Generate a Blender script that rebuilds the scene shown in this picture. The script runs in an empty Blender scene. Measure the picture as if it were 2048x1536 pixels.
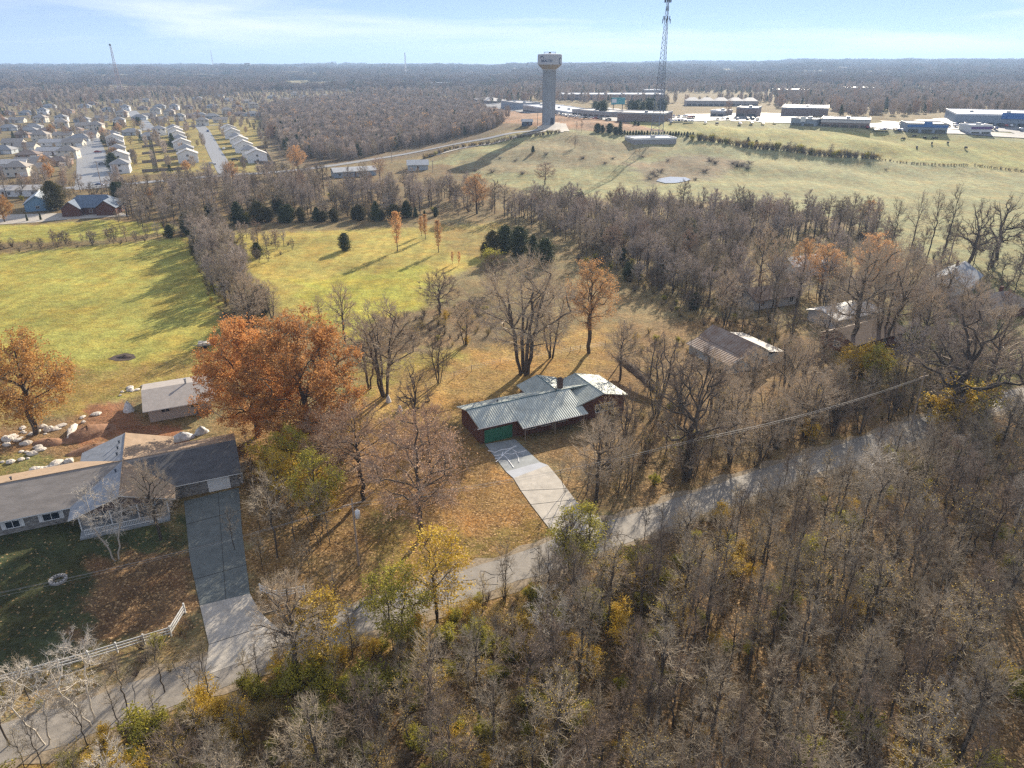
import bpy, math, random
import numpy as np
from mathutils import Vector, Matrix

# ------------------------------------------------------------------ camera, sky, sun, exposure
S = bpy.context.scene
COL = S.collection
CAM_H = 55.0
FPX = 1421.0                      # focal length in photo pixels (2048 wide)
PITCH = math.atan(646 / FPX)
cam_d = bpy.data.cameras.new('camera')
cam = bpy.data.objects.new('camera', cam_d); COL.objects.link(cam)
cam.location = (0, 0, CAM_H)
cam.rotation_euler = (math.pi / 2 - PITCH, 0, 0)
cam_d.sensor_width = 36; cam_d.lens = 36 * FPX / 2048
cam_d.clip_start = 0.5; cam_d.clip_end = 30000
S.camera = cam

SUN_EL, SUN_AZ = math.radians(22.5), math.radians(22)
W = bpy.data.worlds.new('World'); S.world = W; W.use_nodes = True
nt = W.node_tree; nt.nodes.clear()
wo = nt.nodes.new('ShaderNodeOutputWorld'); bg = nt.nodes.new('ShaderNodeBackground')
sky = nt.nodes.new('ShaderNodeTexSky'); sky.sky_type = 'NISHITA'; sky.sun_disc = False
sky.sun_elevation = SUN_EL; sky.sun_rotation = SUN_AZ
sky.altitude = 1500; sky.air_density = 0.55; sky.dust_density = 0.0; sky.ozone_density = 4.5
tc = nt.nodes.new('ShaderNodeTexCoord'); mp = nt.nodes.new('ShaderNodeMapping')
mp.inputs['Rotation'].default_value = (0, 0, 0.5); mp.inputs['Scale'].default_value = (1.2, 2.6, 16)
nz = nt.nodes.new('ShaderNodeTexNoise'); nz.inputs['Scale'].default_value = 1.3
nz.inputs['Detail'].default_value = 7; nz.inputs['Roughness'].default_value = 0.55; nz.inputs['Distortion'].default_value = 0.5
cr = nt.nodes.new('ShaderNodeMapRange'); cr.inputs['From Min'].default_value = 0.46; cr.inputs['From Max'].default_value = 0.64
cr.inputs['To Min'].default_value = 0.27; cr.inputs['To Max'].default_value = 0.75
mx = nt.nodes.new('ShaderNodeMix'); mx.data_type = 'RGBA'
mx.inputs[7].default_value = (11.4, 12.1, 13.9, 1)         # thin cirrus
L = nt.links.new
L(tc.outputs['Generated'], mp.inputs[0]); L(mp.outputs[0], nz.inputs['Vector']); L(nz.outputs['Fac'], cr.inputs['Value'])
L(cr.outputs[0], mx.inputs[0]); L(sky.outputs[0], mx.inputs[6]); L(mx.outputs[2], bg.inputs[0])
bg.inputs[1].default_value = 0.05
L(bg.outputs[0], wo.inputs[0])

sd = bpy.data.lights.new('sun', 'SUN'); sd.energy = 5.0; sd.angle = math.radians(0.5); sd.color = (1.0, 0.88, 0.70)
sun = bpy.data.objects.new('sun', sd); COL.objects.link(sun)
SV = Vector((math.sin(SUN_AZ) * math.cos(SUN_EL), math.cos(SUN_AZ) * math.cos(SUN_EL), math.sin(SUN_EL)))
sun.rotation_euler = SV.to_track_quat('Z', 'Y').to_euler(); sun.location = (0, 0, 300)
S.view_settings.view_transform = 'Standard'; S.view_settings.look = 'None'
S.view_settings.exposure = 1.0; S.view_settings.gamma = 1
S.render.engine = 'CYCLES'
S.cycles.max_bounces = 5; S.cycles.diffuse_bounces = 2; S.cycles.glossy_bounces = 2
S.cycles.transparent_max_bounces = 4; S.cycles.volume_bounces = 0
S.cycles.use_denoising = False
S.cycles.sample_clamp_indirect = 4; S.cycles.sample_clamp_direct = 12
S.cycles.pixel_filter_type = 'BLACKMAN_HARRIS'; S.cycles.filter_width = 1.4

R = random.Random(7)
PI = math.pi

# ------------------------------------------------------------------ terrain height and pixel -> place
def sm(a, b, x):
    t = np.clip((x - a) / (b - a), 0, 1); return t * t * (3 - 2 * t)

_nr = np.random.RandomState(3)
_dirs = [(_nr.rand() * 6.28, _nr.rand() * 6.28, 0.6 + _nr.rand() * 1.2) for _ in range(24)]
def wob(x, y, scale, k=0, n=6):
    s = 0
    for i in range(n):
        a, p, f = _dirs[(i + k) % 24]
        s = s + np.sin((x * np.cos(a) + y * np.sin(a)) * f * (1 + .35 * i) / scale * 6.28 + p + k)
    return s / n

def hgt(x, y):
    x = np.asarray(x, float); y = np.asarray(y, float)
    r = np.sqrt(x * x + y * y)
    e = sm(-90, 30, x)
    h = 15 * e * sm(345, 540, y) - 7 * e * sm(600, 780, y)
    h = h + sm(300, 420, y) * (1 - sm(620, 800, y)) * e * 1.6 * wob(x, y, 90, 3)
    far = sm(1300, 3600, r)
    h = h + far * (10 + 9 * wob(x, y, 1500, 1) + 5 * wob(x, y, 700, 5))
    h = h + sm(2600, 5200, r) * (5 + 8 * wob(x, y, 2300, 2)) 
    h = h + sm(2600, 5200, r) * sm(200, 2600, x) * 24
    return h

def ray(px, py):
    u = (px - 1024) / FPX; v = (768 - py) / FPX
    return u, math.cos(PITCH) + v * math.sin(PITCH), -math.sin(PITCH) + v * math.cos(PITCH)
def at(px, py, dz=0.0):
    """ground (plus dz) seen at a photo pixel"""
    a, b, c = ray(px, py)
    t = (dz - CAM_H) / c if c < -1e-4 else 8000
    lo = 20.0
    if t * b < 330: return Vector((a * t, b * t, dz))
    s = 200.0
    while s < 9000:
        if CAM_H + c * s < float(hgt(a * s, b * s)) + dz: break
        s += 4 + s * .004
    return Vector((a * s, b * s, CAM_H + c * s))
def zat(px, py, Y):
    a, b, c = ray(px, py); return CAM_H + Y * c / b
def G2(pts): return [tuple(at(*p)[:2]) for p in pts]
def gz(x, y): return float(hgt(x, y))

# ------------------------------------------------------------------ materials
MATS = {}
def mat(name, c, rough=.85, var=.25, scale=2.0, bump=0, c2=None, metal=0, spec=.3, coord='Object', rnd=0.0, bscale=None, stretch=None, det=5, sheen=0):
    if name in MATS: return MATS[name]
    m = bpy.data.materials.new(name); m.use_nodes = True; n = m.node_tree; b = n.nodes['Principled BSDF']
    b.inputs['Roughness'].default_value = rough; b.inputs['Metallic'].default_value = metal
    b.inputs['Specular IOR Level'].default_value = spec
    t = n.nodes.new('ShaderNodeTexCoord')
    src = t.outputs[coord]
    if stretch:
        q = n.nodes.new('ShaderNodeMapping'); q.inputs['Scale'].default_value = stretch
        n.links.new(src, q.inputs[0]); src = q.outputs[0]
    z = n.nodes.new('ShaderNodeTexNoise'); z.inputs['Scale'].default_value = scale; z.inputs['Detail'].default_value = det
    z.inputs['Roughness'].default_value = .65
    n.links.new(src, z.inputs['Vector'])
    k = n.nodes.new('ShaderNodeMapRange'); k.inputs['From Min'].default_value = .3; k.inputs['From Max'].default_value = .7
    n.links.new(z.outputs['Fac'], k.inputs['Value'])
    x = n.nodes.new('ShaderNodeMix'); x.data_type = 'RGBA'
    d = c2 if c2 else tuple(q * (1 - var) for q in c)
    u = c if c2 else tuple(min(1, q * (1 + var)) for q in c)
    x.inputs[6].default_value = (*d, 1); x.inputs[7].default_value = (*u, 1)
    n.links.new(k.outputs[0], x.inputs[0]); out = x.outputs[2]
    if rnd:
        oi = n.nodes.new('ShaderNodeObjectInfo'); hs = n.nodes.new('ShaderNodeHueSaturation')
        r1 = n.nodes.new('ShaderNodeMapRange'); r1.inputs['To Min'].default_value = 1 - rnd; r1.inputs['To Max'].default_value = 1 + rnd
        n.links.new(oi.outputs['Random'], r1.inputs['Value']); n.links.new(r1.outputs[0], hs.inputs['Value'])
        n.links.new(out, hs.inputs['Color']); out = hs.outputs[0]
    n.links.new(out, b.inputs['Base Color'])
    if bump:
        bp = n.nodes.new('ShaderNodeBump'); bp.inputs['Distance'].default_value = bump
        src2 = z
        if bscale:
            src2 = n.nodes.new('ShaderNodeTexNoise'); src2.inputs['Scale'].default_value = bscale; n.links.new(src, src2.inputs['Vector'])
        n.links.new(src2.outputs['Fac'], bp.inputs['Height']); n.links.new(bp.outputs[0], b.inputs['Normal'])
    MATS[name] = m
    return m

def leafmat(name, c1, c2, c3=None, rough=.6, trans=.25):
    """per-leaf colour: noise picked finely in object space plus translucency"""
    if name in MATS: return MATS[name]
    m = bpy.data.materials.new(name); m.use_nodes = True; n = m.node_tree
    b = n.nodes['Principled BSDF']; b.inputs['Roughness'].default_value = rough; b.inputs['Specular IOR Level'].default_value = .2
    t = n.nodes.new('ShaderNodeTexCoord'); z = n.nodes.new('ShaderNodeTexWhiteNoise')
    vo = n.nodes.new('ShaderNodeVectorMath'); vo.operation = 'SNAP'; vo.inputs[1].default_value = (.35, .35, .35)
    n.links.new(t.outputs['Object'], vo.inputs[0]); n.links.new(vo.outputs[0], z.inputs['Vector'])
    big = n.nodes.new('ShaderNodeTexNoise'); big.inputs['Scale'].default_value = .45; n.links.new(t.outputs['Object'], big.inputs['Vector'])
    ad = n.nodes.new('ShaderNodeMath'); ad.operation = 'MULTIPLY_ADD'; ad.inputs[1].default_value = .55; 
    n.links.new(z.outputs['Value'], ad.inputs[0]); 
    ad2 = n.nodes.new('ShaderNodeMath'); ad2.operation = 'MULTIPLY'; ad2.inputs[1].default_value = .45
    n.links.new(big.outputs['Fac'], ad2.inputs[0]); n.links.new(ad2.outputs[0], ad.inputs[2])
    cr = n.nodes.new('ShaderNodeValToRGB'); e = cr.color_ramp.elements
    e[0].color = (*c1, 1); e[1].color = (*c2, 1); e[0].position = .15; e[1].position = .85
    if c3: q = e.new(.5); q.color = (*c3, 1)
    n.links.new(ad.outputs[0], cr.inputs[0])
    oi = n.nodes.new('ShaderNodeObjectInfo'); hs = n.nodes.new('ShaderNodeHueSaturation')
    r1 = n.nodes.new('ShaderNodeMapRange'); r1.inputs['To Min'].default_value = .8; r1.inputs['To Max'].default_value = 1.2
    n.links.new(oi.outputs['Random'], r1.inputs['Value']); n.links.new(r1.outputs[0], hs.inputs['Value']); n.links.new(cr.outputs[0], hs.inputs['Color'])
    n.links.new(hs.outputs[0], b.inputs['Base Color'])
    tr = n.nodes.new('ShaderNodeBsdfTranslucent'); n.links.new(hs.outputs[0], tr.inputs[0])
    ms = n.nodes.new('ShaderNodeMixShader'); ms.inputs[0].default_value = trans
    n.links.new(b.outputs[0], ms.inputs[1]); n.links.new(tr.outputs[0], ms.inputs[2])
    n.links.new(ms.outputs[0], n.nodes['Material Output'].inputs[0])
    MATS[name] = m
    return m

# ------------------------------------------------------------------ mesh helpers
class B:
    def __init__(s): s.v = []; s.f = []; s.m = []
    def add(s, vs, fs, mi=0):
        o = len(s.v); s.v += [tuple(p) for p in vs]
        for f in fs: s.f.append([i + o for i in f]); s.m.append(mi)
        return s
    def box(s, x0, x1, y0, y1, z0, z1, mi=0, M=None):
        vs = [Vector(p) for p in ((x0,y0,z0),(x1,y0,z0),(x1,y1,z0),(x0,y1,z0),(x0,y0,z1),(x1,y0,z1),(x1,y1,z1),(x0,y1,z1))]
        if M: vs = [M @ p for p in vs]
        return s.add(vs, [(3,2,1,0),(4,5,6,7),(0,1,5,4),(1,2,6,5),(2,3,7,6),(3,0,4,7)], mi)
    def slab(s, poly, th, mi=0, mi2=None):
        """poly: 3-D points anticlockwise seen from above; extruded down by th"""
        n = len(poly); vs = list(poly) + [(p[0], p[1], p[2] - th) for p in poly]
        s.add(vs, [list(range(n))], mi); o = len(s.v) - 2 * n
        e = mi if mi2 is None else mi2
        s.f.append([o + n + i for i in reversed(range(n))]); s.m.append(e)
        for i in range(n):
            j = (i + 1) % n; s.f.append([o + i, o + n + i, o + n + j, o + j]); s.m.append(e)
        return s
    def tube(s, pts, rad, n=6, mi=0, cap=True):
        pts = [Vector(p) for p in pts]; o = len(s.v); k = len(pts)
        a = None
        for i, p in enumerate(pts):
            d = (pts[min(i + 1, k - 1)] - pts[max(i - 1, 0)])
            if d.length < 1e-9: d = Vector((0, 0, 1))
            d.normalize()
            if a is None: a = d.orthogonal().normalized()
            else:
                a = a - d * a.dot(d)
                a = a.normalized() if a.length > 1e-6 else d.orthogonal().normalized()
            b = d.cross(a); r = rad[i] if hasattr(rad, '__len__') else rad
            for j in range(n):
                t = 2 * PI * j / n; q = p + (a * math.cos(t) + b * math.sin(t)) * r
                s.v.append((q.x, q.y, q.z))
        for i in range(k - 1):
            for j in range(n):
                j2 = (j + 1) % n
                s.f.append([o + i*n + j, o + i*n + j2, o + (i+1)*n + j2, o + (i+1)*n + j]); s.m.append(mi)
        if cap:
            s.f.append([o + j for j in reversed(range(n))]); s.m.append(mi)
            s.f.append([o + (k-1)*n + j for j in range(n)]); s.m.append(mi)
        return s
    def spike(s, p, q, r, mi=0):
        d = q - p; a = d.orthogonal().normalized() * r; b = d.cross(a)
        b = b.normalized() * r if b.length > 1e-9 else a
        o = len(s.v)
        s.v += [tuple(p + a), tuple(p - a * .5 + b * .87), tuple(p - a * .5 - b * .87), tuple(q)]
        s.f += [[o, o+1, o+3], [o+1, o+2, o+3], [o+2, o, o+3]]; s.m += [mi] * 3
    def leaf(s, p, sz, rr, mi=0, up=.3):
        n = Vector((rr.gauss(0, 1), rr.gauss(0, 1), rr.gauss(0, 1) + up)); 
        if n.length < 1e-3: n = Vector((0, 0, 1))
        n.normalize(); a = n.orthogonal().normalized(); th = rr.random() * 6.28
        c = a * math.cos(th) + n.cross(a) * math.sin(th); d = n.cross(c)
        o = len(s.v)
        s.v += [tuple(p - c * sz), tuple(p + d * sz * .6 + n * sz * .2), tuple(p + c * sz), tuple(p - d * sz * .6 + n * sz * .15)]
        s.f.append([o, o+1, o+2, o+3]); s.m.append(mi)
    def lathe(s, prof, n=32, mi=0, mis=None):
        o = len(s.v); k = len(prof)
        for r, z in prof:
            for j in range(n): s.v.append((r * math.cos(2*PI*j/n), r * math.sin(2*PI*j/n), z))
        for i in range(k - 1):
            for j in range(n):
                j2 = (j + 1) % n
                s.f.append([o + i*n + j, o + i*n + j2, o + (i+1)*n + j2, o + (i+1)*n + j]); s.m.append(mis[i] if mis else mi)
        return s
    def mesh(s, name, mats, smooth=False):
        me = bpy.data.meshes.new(name); me.from_pydata(s.v, [], s.f)
        for m in (mats if isinstance(mats, (list, tuple)) else [mats]): me.materials.append(m)
        me.polygons.foreach_set('material_index', s.m)
        if smooth: me.polygons.foreach_set('use_smooth', [True] * len(s.f))
        me.update(); return me

def put(name, me, parent=None, loc=None, rz=None):
    o = bpy.data.objects.new(name, me); COL.objects.link(o)
    if parent is not None: o.parent = parent
    if loc is not None: o.location = loc
    if rz is not None: o.rotation_euler = (0, 0, rz)
    return o
def part(name, b, mats, parent=None, smooth=False, label=None):
    o = put(name, b.mesh(name, mats, smooth), parent)
    if label: o['label'] = label
    return o
def tag(o, label=None, cat=None, group=None, kind=None):
    for k, v in (('label', label), ('category', cat), ('group', group), ('kind', kind)):
        if v: o[k] = v
    return o
def thing(name, label, cat, loc=(0, 0, 0), rz=0, group=None):
    o = bpy.data.objects.new(name, None); COL.objects.link(o); o.empty_display_size = .5
    o.location = loc; o.rotation_euler = (0, 0, rz)
    return tag(o, label, cat, group)

def inside(pts, x, y):
    x = np.asarray(x, float); y = np.asarray(y, float); r = np.zeros(x.shape, bool); n = len(pts)
    for i in range(n):
        x0, y0 = pts[i]; x1, y1 = pts[(i + 1) % n]
        if y0 == y1: continue
        c = ((y0 > y) != (y1 > y)) & (x < (x1 - x0) * (y - y0) / (y1 - y0) + x0); r ^= c
    return r
def sdist(pts, x, y):
    d = np.full(x.shape, 1e9); n = len(pts)
    for i in range(n):
        x0, y0 = pts[i]; x1, y1 = pts[(i + 1) % n]; dx, dy = x1 - x0, y1 - y0
        t = np.clip(((x - x0) * dx + (y - y0) * dy) / (dx * dx + dy * dy + 1e-9), 0, 1)
        d = np.minimum(d, np.hypot(x - x0 - t * dx, y - y0 - t * dy))
    return np.where(inside(pts, x, y), -d, d)

# ------------------------------------------------------------------ ground
LITTER = (.17, .098, .048); LIT_OR = (.31, .19, .065); GREEN = (.33, .32, .08); FIELD = (.36, .315, .085)
ZONES = [  # polygon in photo pixels, colour, leaf litter 0-1, soft edge (m)
 ([(-900,330),(-900,150),(700,165),(760,205),(560,250),(560,340),(300,372)], (.20,.175,.10), .0, 12),
 ([(240,365),(330,345),(520,345),(520,240),(210,240)], (.27,.235,.085), .0, 3),
 ([(520,250),(760,195),(980,215),(1040,252),(860,310),(640,338),(560,330)], (.15,.125,.08), .3, 8),
 ([(920,212),(1060,212),(1260,240),(1330,262),(1180,262),(1060,256),(1000,246)], (.33,.22,.14), .0, 4),
 ([(1330,262),(1250,240),(1400,236),(2700,290),(3600,420),(3600,900),(2400,640),(2048,560),(1840,520),(1700,440),(1400,400),(1130,395),(880,345),(840,330),(1000,275),(1180,262)], (.27,.275,.14), .0, 8),
 ([(1330,262),(1250,246),(1400,250),(2700,330),(3600,520),(3000,420),(2048,344),(1750,318),(1600,300),(1400,282)], (.30,.30,.115), .0, 3),
 ([(1000,300),(1130,268),(1330,300),(1250,330),(1000,355),(880,340)], (.25,.225,.13), .0, 10),
 ([(1250,330),(1400,310),(1500,325),(1420,360),(1300,372)], (.22,.19,.12), .0, 8),
 ([(-600,350),(520,350),(900,330),(1000,380),(1000,432),(430,458),(340,470),(0,500),(-600,540)], (.17,.14,.075), .4, 8),
 ([(-500,452),(60,450),(200,440),(345,448),(345,462),(200,480),(0,486),(-500,540)], GREEN, 0, 3),
 ([(-900,560),(0,508),(250,486),(372,474),(405,520),(432,560),(440,620),(440,700),(410,755),(280,775),(200,812),(0,800),(-900,830)], GREEN, .03, 3),
 ([(-900,700),(0,690),(100,740),(300,730),(430,690),(440,750),(280,778),(180,830),(-900,900)], (.30,.235,.07), .25, 7),
 ([(425,470),(1000,448),(990,520),(850,570),(850,640),(740,690),(640,640),(540,610),(470,520)], FIELD, .03, 4),
 ([(840,450),(1010,450),(990,520),(900,500)], (.31,.255,.085), .1, 5),
 ([(600,560),(850,530),(850,640),(740,690),(640,640)], (.35,.345,.065), .03, 8),
 ([(700,690),(980,690),(960,760),(850,830),(720,800)], (.33,.28,.075), .2, 6),
 ([(740,640),(960,600),(1010,680),(900,700),(700,720)], (.19,.15,.09), .5, 4),
 ([(700,800),(950,700),(1260,640),(1300,760),(1250,830),(940,810),(880,900),(640,960)], (.36,.25,.085), .5, 5),
 ([(1040,560),(1330,600),(1420,640),(1240,650),(1100,640)], (.22,.18,.09), .4, 6),
 ([(1250,640),(1560,640),(1860,820),(1300,1020),(1150,1040),(1060,900),(1180,800)], (.21,.155,.075), .7, 5),
 ([(600,880),(700,830),(960,870),(1120,1070),(745,1200),(690,1060)], LIT_OR, .9, 3),
 ([(740,1130),(900,1080),(1060,1040),(1100,1075),(745,1200)], (.23,.17,.05), .6, 4),
 ([(700,1010),(820,1000),(820,1110),(740,1180)], (.20,.155,.05), .5, 4),
 ([(470,780),(700,880),(760,1200),(560,1290),(490,1190),(470,1000)], (.21,.14,.055), .85, 3),
 ([(-600,1060),(380,1030),(410,1215),(340,1270),(0,1370),(-600,1500)], (.06,.072,.034), .08, 3),  # front lawn: shade of house and trees put into the colour
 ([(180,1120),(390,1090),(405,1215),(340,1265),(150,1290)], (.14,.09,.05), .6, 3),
 ([(-400,870),(60,850),(240,815),(330,850),(250,870),(165,930),(-400,960)], (.26,.175,.09), .4, 2),
 ([(170,810),(250,800),(290,860),(215,880),(150,900)], (.27,.145,.08), .15, 1.5),
 ([(240,850),(360,850),(380,890),(260,880)], (.24,.13,.075), .2, 1),
 ([(-400,930),(60,905),(160,920),(60,960),(-400,990)], (.20,.19,.07), .2, 1.5),
 ([(-900,1560),(0,1455),(390,1330),(745,1203),(1300,1020),(1870,828),(2600,640),(3400,700),(3400,4000),(-2400,4000)], (.125,.092,.045), .8, 1.5),
 ([(-900,1600),(0,1540),(400,1400),(760,1285),(1100,1150),(1100,1190),(760,1350),(0,1700)], (.24,.18,.055), .7, 2),
 ([(1560,640),(1480,480),(2048,560),(2600,640),(2500,800),(1900,830)], (.19,.165,.08), .5, 6),
 ([(1800,560),(2100,560),(2400,760),(1930,780),(1760,640)], (.16,.17,.07), .3, 6),
]
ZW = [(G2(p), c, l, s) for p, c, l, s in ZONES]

def build_ground():
    rs = [2.0]
    while rs[-1] < 90: rs.append(rs[-1] + max(.45, rs[-1] * .008))
    while rs[-1] < 11000: rs.append(rs[-1] * 1.0115)
    rs = np.array(rs); na = 560
    an = np.radians(np.linspace(-62, 62, na)); an = np.concatenate([[math.radians(-110), math.radians(-85)], an, [math.radians(85), math.radians(110)]])
    na = len(an)
    RR, AA = np.meshgrid(rs, an, indexing='ij')
    X = RR * np.sin(AA); Y = RR * np.cos(AA) - 5
    Zz = hgt(X, Y)
    n = X.size
    me = bpy.data.meshes.new('ground')
    co = np.stack([X.ravel(), Y.ravel(), Zz.ravel()], 1)
    nr = len(rs)
    i = np.arange(nr - 1)[:, None] * na + np.arange(na - 1)[None, :]
    f = np.stack([i, i + 1, i + na + 1, i + na], -1).reshape(-1, 4)[:, ::-1]
    me.vertices.add(n); me.vertices.foreach_set('co', co.ravel().astype(np.float32))
    me.loops.add(f.size); me.loops.foreach_set('vertex_index', f.ravel().astype(np.int32))
    me.polygons.add(len(f)); me.polygons.foreach_set('loop_start', (np.arange(len(f)) * 4).astype(np.int32))
    me.polygons.foreach_set('use_smooth', [True] * len(f))
    me.update(calc_edges=True)
    c = np.zeros((n, 4)); c[:] = (.20, .17, .085, .35)
    x = X.ravel(); y = Y.ravel(); r = np.hypot(x, y)
    far = sm(900, 2500, r)[:, None]
    fc = np.where((wob(x, y, 700, 4) > .08)[:, None], (.26, .235, .12, 0), (.15, .125, .085, 0))
    c = c * (1 - far) + fc * far
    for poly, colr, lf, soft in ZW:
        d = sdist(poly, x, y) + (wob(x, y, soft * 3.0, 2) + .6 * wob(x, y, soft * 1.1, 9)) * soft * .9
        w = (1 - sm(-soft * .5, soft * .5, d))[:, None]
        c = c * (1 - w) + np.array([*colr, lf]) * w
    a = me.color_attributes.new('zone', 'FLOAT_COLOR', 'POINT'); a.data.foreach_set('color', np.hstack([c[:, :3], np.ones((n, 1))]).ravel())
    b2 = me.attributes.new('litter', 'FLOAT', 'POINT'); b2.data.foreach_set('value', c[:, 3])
    m = bpy.data.materials.new('ground_cover'); m.use_nodes = True; N = m.node_tree; nn = N.nodes.new; ln = N.links.new
    bs = N.nodes['Principled BSDF']; bs.inputs['Roughness'].default_value = .95; bs.inputs['Specular IOR Level'].default_value = .1
    zc = nn('ShaderNodeAttribute'); zc.attribute_name = 'zone'; zl = nn('ShaderNodeAttribute'); zl.attribute_name = 'litter'
    tcn = nn('ShaderNodeTexCoord')
    def noise(sc, det=4, rg=.6, st=None):
        z = nn('ShaderNodeTexNoise'); z.inputs['Scale'].default_value = sc; z.inputs['Detail'].default_value = det; z.inputs['Roughness'].default_value = rg
        if st:
            q = nn('ShaderNodeMapping'); q.inputs['Scale'].default_value = st; q.inputs['Rotation'].default_value = (0, 0, .35); ln(tcn.outputs['Object'], q.inputs[0]); ln(q.outputs[0], z.inputs['Vector'])
        else: ln(tcn.outputs['Object'], z.inputs['Vector'])
        return z
    def rng(src, a0, a1, b0, b1):
        k = nn('ShaderNodeMapRange'); k.inputs[1].default_value = a0; k.inputs[2].default_value = a1; k.inputs[3].default_value = b0; k.inputs[4].default_value = b1
        ln(src, k.inputs[0]); return k.outputs[0]
    def mul(p, q):
        k = nn('ShaderNodeMath'); k.operation = 'MULTIPLY'; ln(p, k.inputs[0]); ln(q, k.inputs[1]); return k.outputs[0]
    n1 = noise(.035, 5, .65); n2 = noise(.35, 5, .7); n3 = noise(2.2, 4, .75); n4 = noise(.25, 3, .6, (1, .12, 1))
    v = mul(mul(rng(n1.outputs[0], .36, .64, .8, 1.16), rng(n2.outputs[0], .38, .62, .76, 1.2)), mul(rng(n3.outputs[0], .3, .7, .6, 1.4), rng(n4.outputs[0], .35, .65, .86, 1.12)))
    vm = nn('ShaderNodeVectorMath'); vm.operation = 'SCALE'; ln(zc.outputs['Color'], vm.inputs[0]); ln(v, vm.inputs['Scale'])
    # hue drift towards dry straw
    hm = nn('ShaderNodeMix'); hm.data_type = 'RGBA'; hm.blend_type = 'MULTIPLY'; hm.inputs[7].default_value = (1.16, .93, .8, 1)
    n5 = noise(.12, 4, .7); ln(rng(n5.outputs[0], .42, .66, 0, 1), hm.inputs[0]); ln(vm.outputs[0], hm.inputs[6])
    # fallen leaves: voronoi cells of leaf drifts
    vo = nn('ShaderNodeTexVoronoi'); vo.inputs['Scale'].default_value = 5.5; ln(tcn.outputs['Object'], vo.inputs['Vector'])
    ramp = nn('ShaderNodeValToRGB'); e = ramp.color_ramp.elements
    e[0].position = 0; e[0].color = (.05, .028, .015, 1); e[1].position = 1; e[1].color = (.62, .42, .22, 1)
    for p, q in ((.35, (.14, .08, .038, 1)), (.6, (.27, .16, .07, 1)), (.82, (.40, .255, .12, 1))):
        z = e.new(p); z.color = q
    sx = nn('ShaderNodeSeparateColor'); ln(vo.outputs['Color'], sx.inputs[0]); ln(sx.outputs[0], ramp.inputs[0])
    lf = nn('ShaderNodeMix'); lf.data_type = 'RGBA'
    # amount: litter attribute gated by patchy noise
    n6 = noise(.6, 4, .7); am = mul(zl.outputs['Fac'], rng(n6.outputs[0], .35, .6, .25, .95))
    gt = nn('ShaderNodeMath'); gt.operation = 'LESS_THAN'; ln(sx.outputs[1], gt.inputs[0]); ln(am, gt.inputs[1])
    k = nn('ShaderNodeMath'); k.operation = 'MULTIPLY'; k.inputs[1].default_value = .7; ln(gt.outputs[0], k.inputs[0])
    ln(k.outputs[0], lf.inputs[0]); ln(hm.outputs[2], lf.inputs[6]); ln(ramp.outputs[0], lf.inputs[7])
    ln(lf.outputs[2], bs.inputs['Base Color'])
    bp = nn('ShaderNodeBump'); bp.inputs['Distance'].default_value = .35; bp.inputs['Strength'].default_value = .9
    nb = noise(1.1, 5, .75); ln(nb.outputs[0], bp.inputs['Height']); ln(bp.outputs[0], bs.inputs['Normal'])
    me.materials.append(m)
    return tag(put('ground', me), kind='structure')
build_ground()

def road_mat(name, c, rough=.7, seams=True, spec=.3):
    return mat(name, c, rough, .22, .8, .02, bscale=9, spec=spec, det=9)
def flat_sheet(name, poly, m, z=.03, kind='structure'):
    b = B(); b.add([(x, y, z) for x, y in poly], [list(range(len(poly)))])
    me = b.mesh(name, m)
    if me.polygons[0].normal.z < 0: me.flip_normals()
    return tag(put(name, me), kind=kind)
def strip(name, pts, w, m, z=.03, kind='structure', step=3.0, jag=0.0):
    """ribbon along world polyline following the land"""
    P = []
    for (x0, y0), (x1, y1) in zip(pts[:-1], pts[1:]):
        n = max(1, int(math.hypot(x1 - x0, y1 - y0) / step))
        for i in range(n): P.append((x0 + (x1 - x0) * i / n, y0 + (y1 - y0) * i / n))
    P.append(pts[-1])
    for _ in range(3): P = [P[0]] + [((P[i-1][0] + 2*P[i][0] + P[i+1][0]) / 4, (P[i-1][1] + 2*P[i][1] + P[i+1][1]) / 4) for i in range(1, len(P) - 1)] + [P[-1]]
    b = B(); rr = random.Random(5); vs = []; ww = w
    for i, (x, y) in enumerate(P):
        x0, y0 = P[max(0, i - 1)]; x1, y1 = P[min(len(P) - 1, i + 1)]; l = math.hypot(x1 - x0, y1 - y0) or 1
        nx, ny = -(y1 - y0) / l, (x1 - x0) / l
        a = ww / 2 + rr.uniform(-jag, jag); c = ww / 2 + rr.uniform(-jag, jag)
        for k in (a, 0, -c): vs.append((x + nx * k, y + ny * k, gz(x + nx * k, y + ny * k) + z))
    fs = []
    for i in range(len(P) - 1):
        for j in (0, 1): fs.append((i*3 + j, i*3 + j + 1, i*3 + j + 4, i*3 + j + 3))
    b.add(vs, fs); me = b.mesh(name, m)
    if me.polygons[0].normal.z < 0: me.flip_normals()
    return tag(put(name, me), kind=kind)
def lot(name, poly, m, z=.12, cell=9):
    xs = [p[0] for p in poly]; ys = [p[1] for p in poly]
    nx = int((max(xs) - min(xs)) / cell) + 1; ny = int((max(ys) - min(ys)) / cell) + 1
    gx, gy = np.meshgrid(min(xs) + cell * np.arange(nx + 1), min(ys) + cell * np.arange(ny + 1), indexing='ij')
    zz = hgt(gx, gy) + z; b = B()
    ins = inside(poly, gx[:-1, :-1] + cell / 2, gy[:-1, :-1] + cell / 2)
    b.v = [tuple(p) for p in np.stack([gx, gy, zz], -1).reshape(-1, 3)]
    for i in range(nx):
        for j in range(ny):
            if ins[i, j]:
                o = i * (ny + 1) + j; b.f.append([o, o + ny + 1, o + ny + 2, o + 1]); b.m.append(0)
    return tag(put(name, b.mesh(name, m)), kind='structure')

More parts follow.
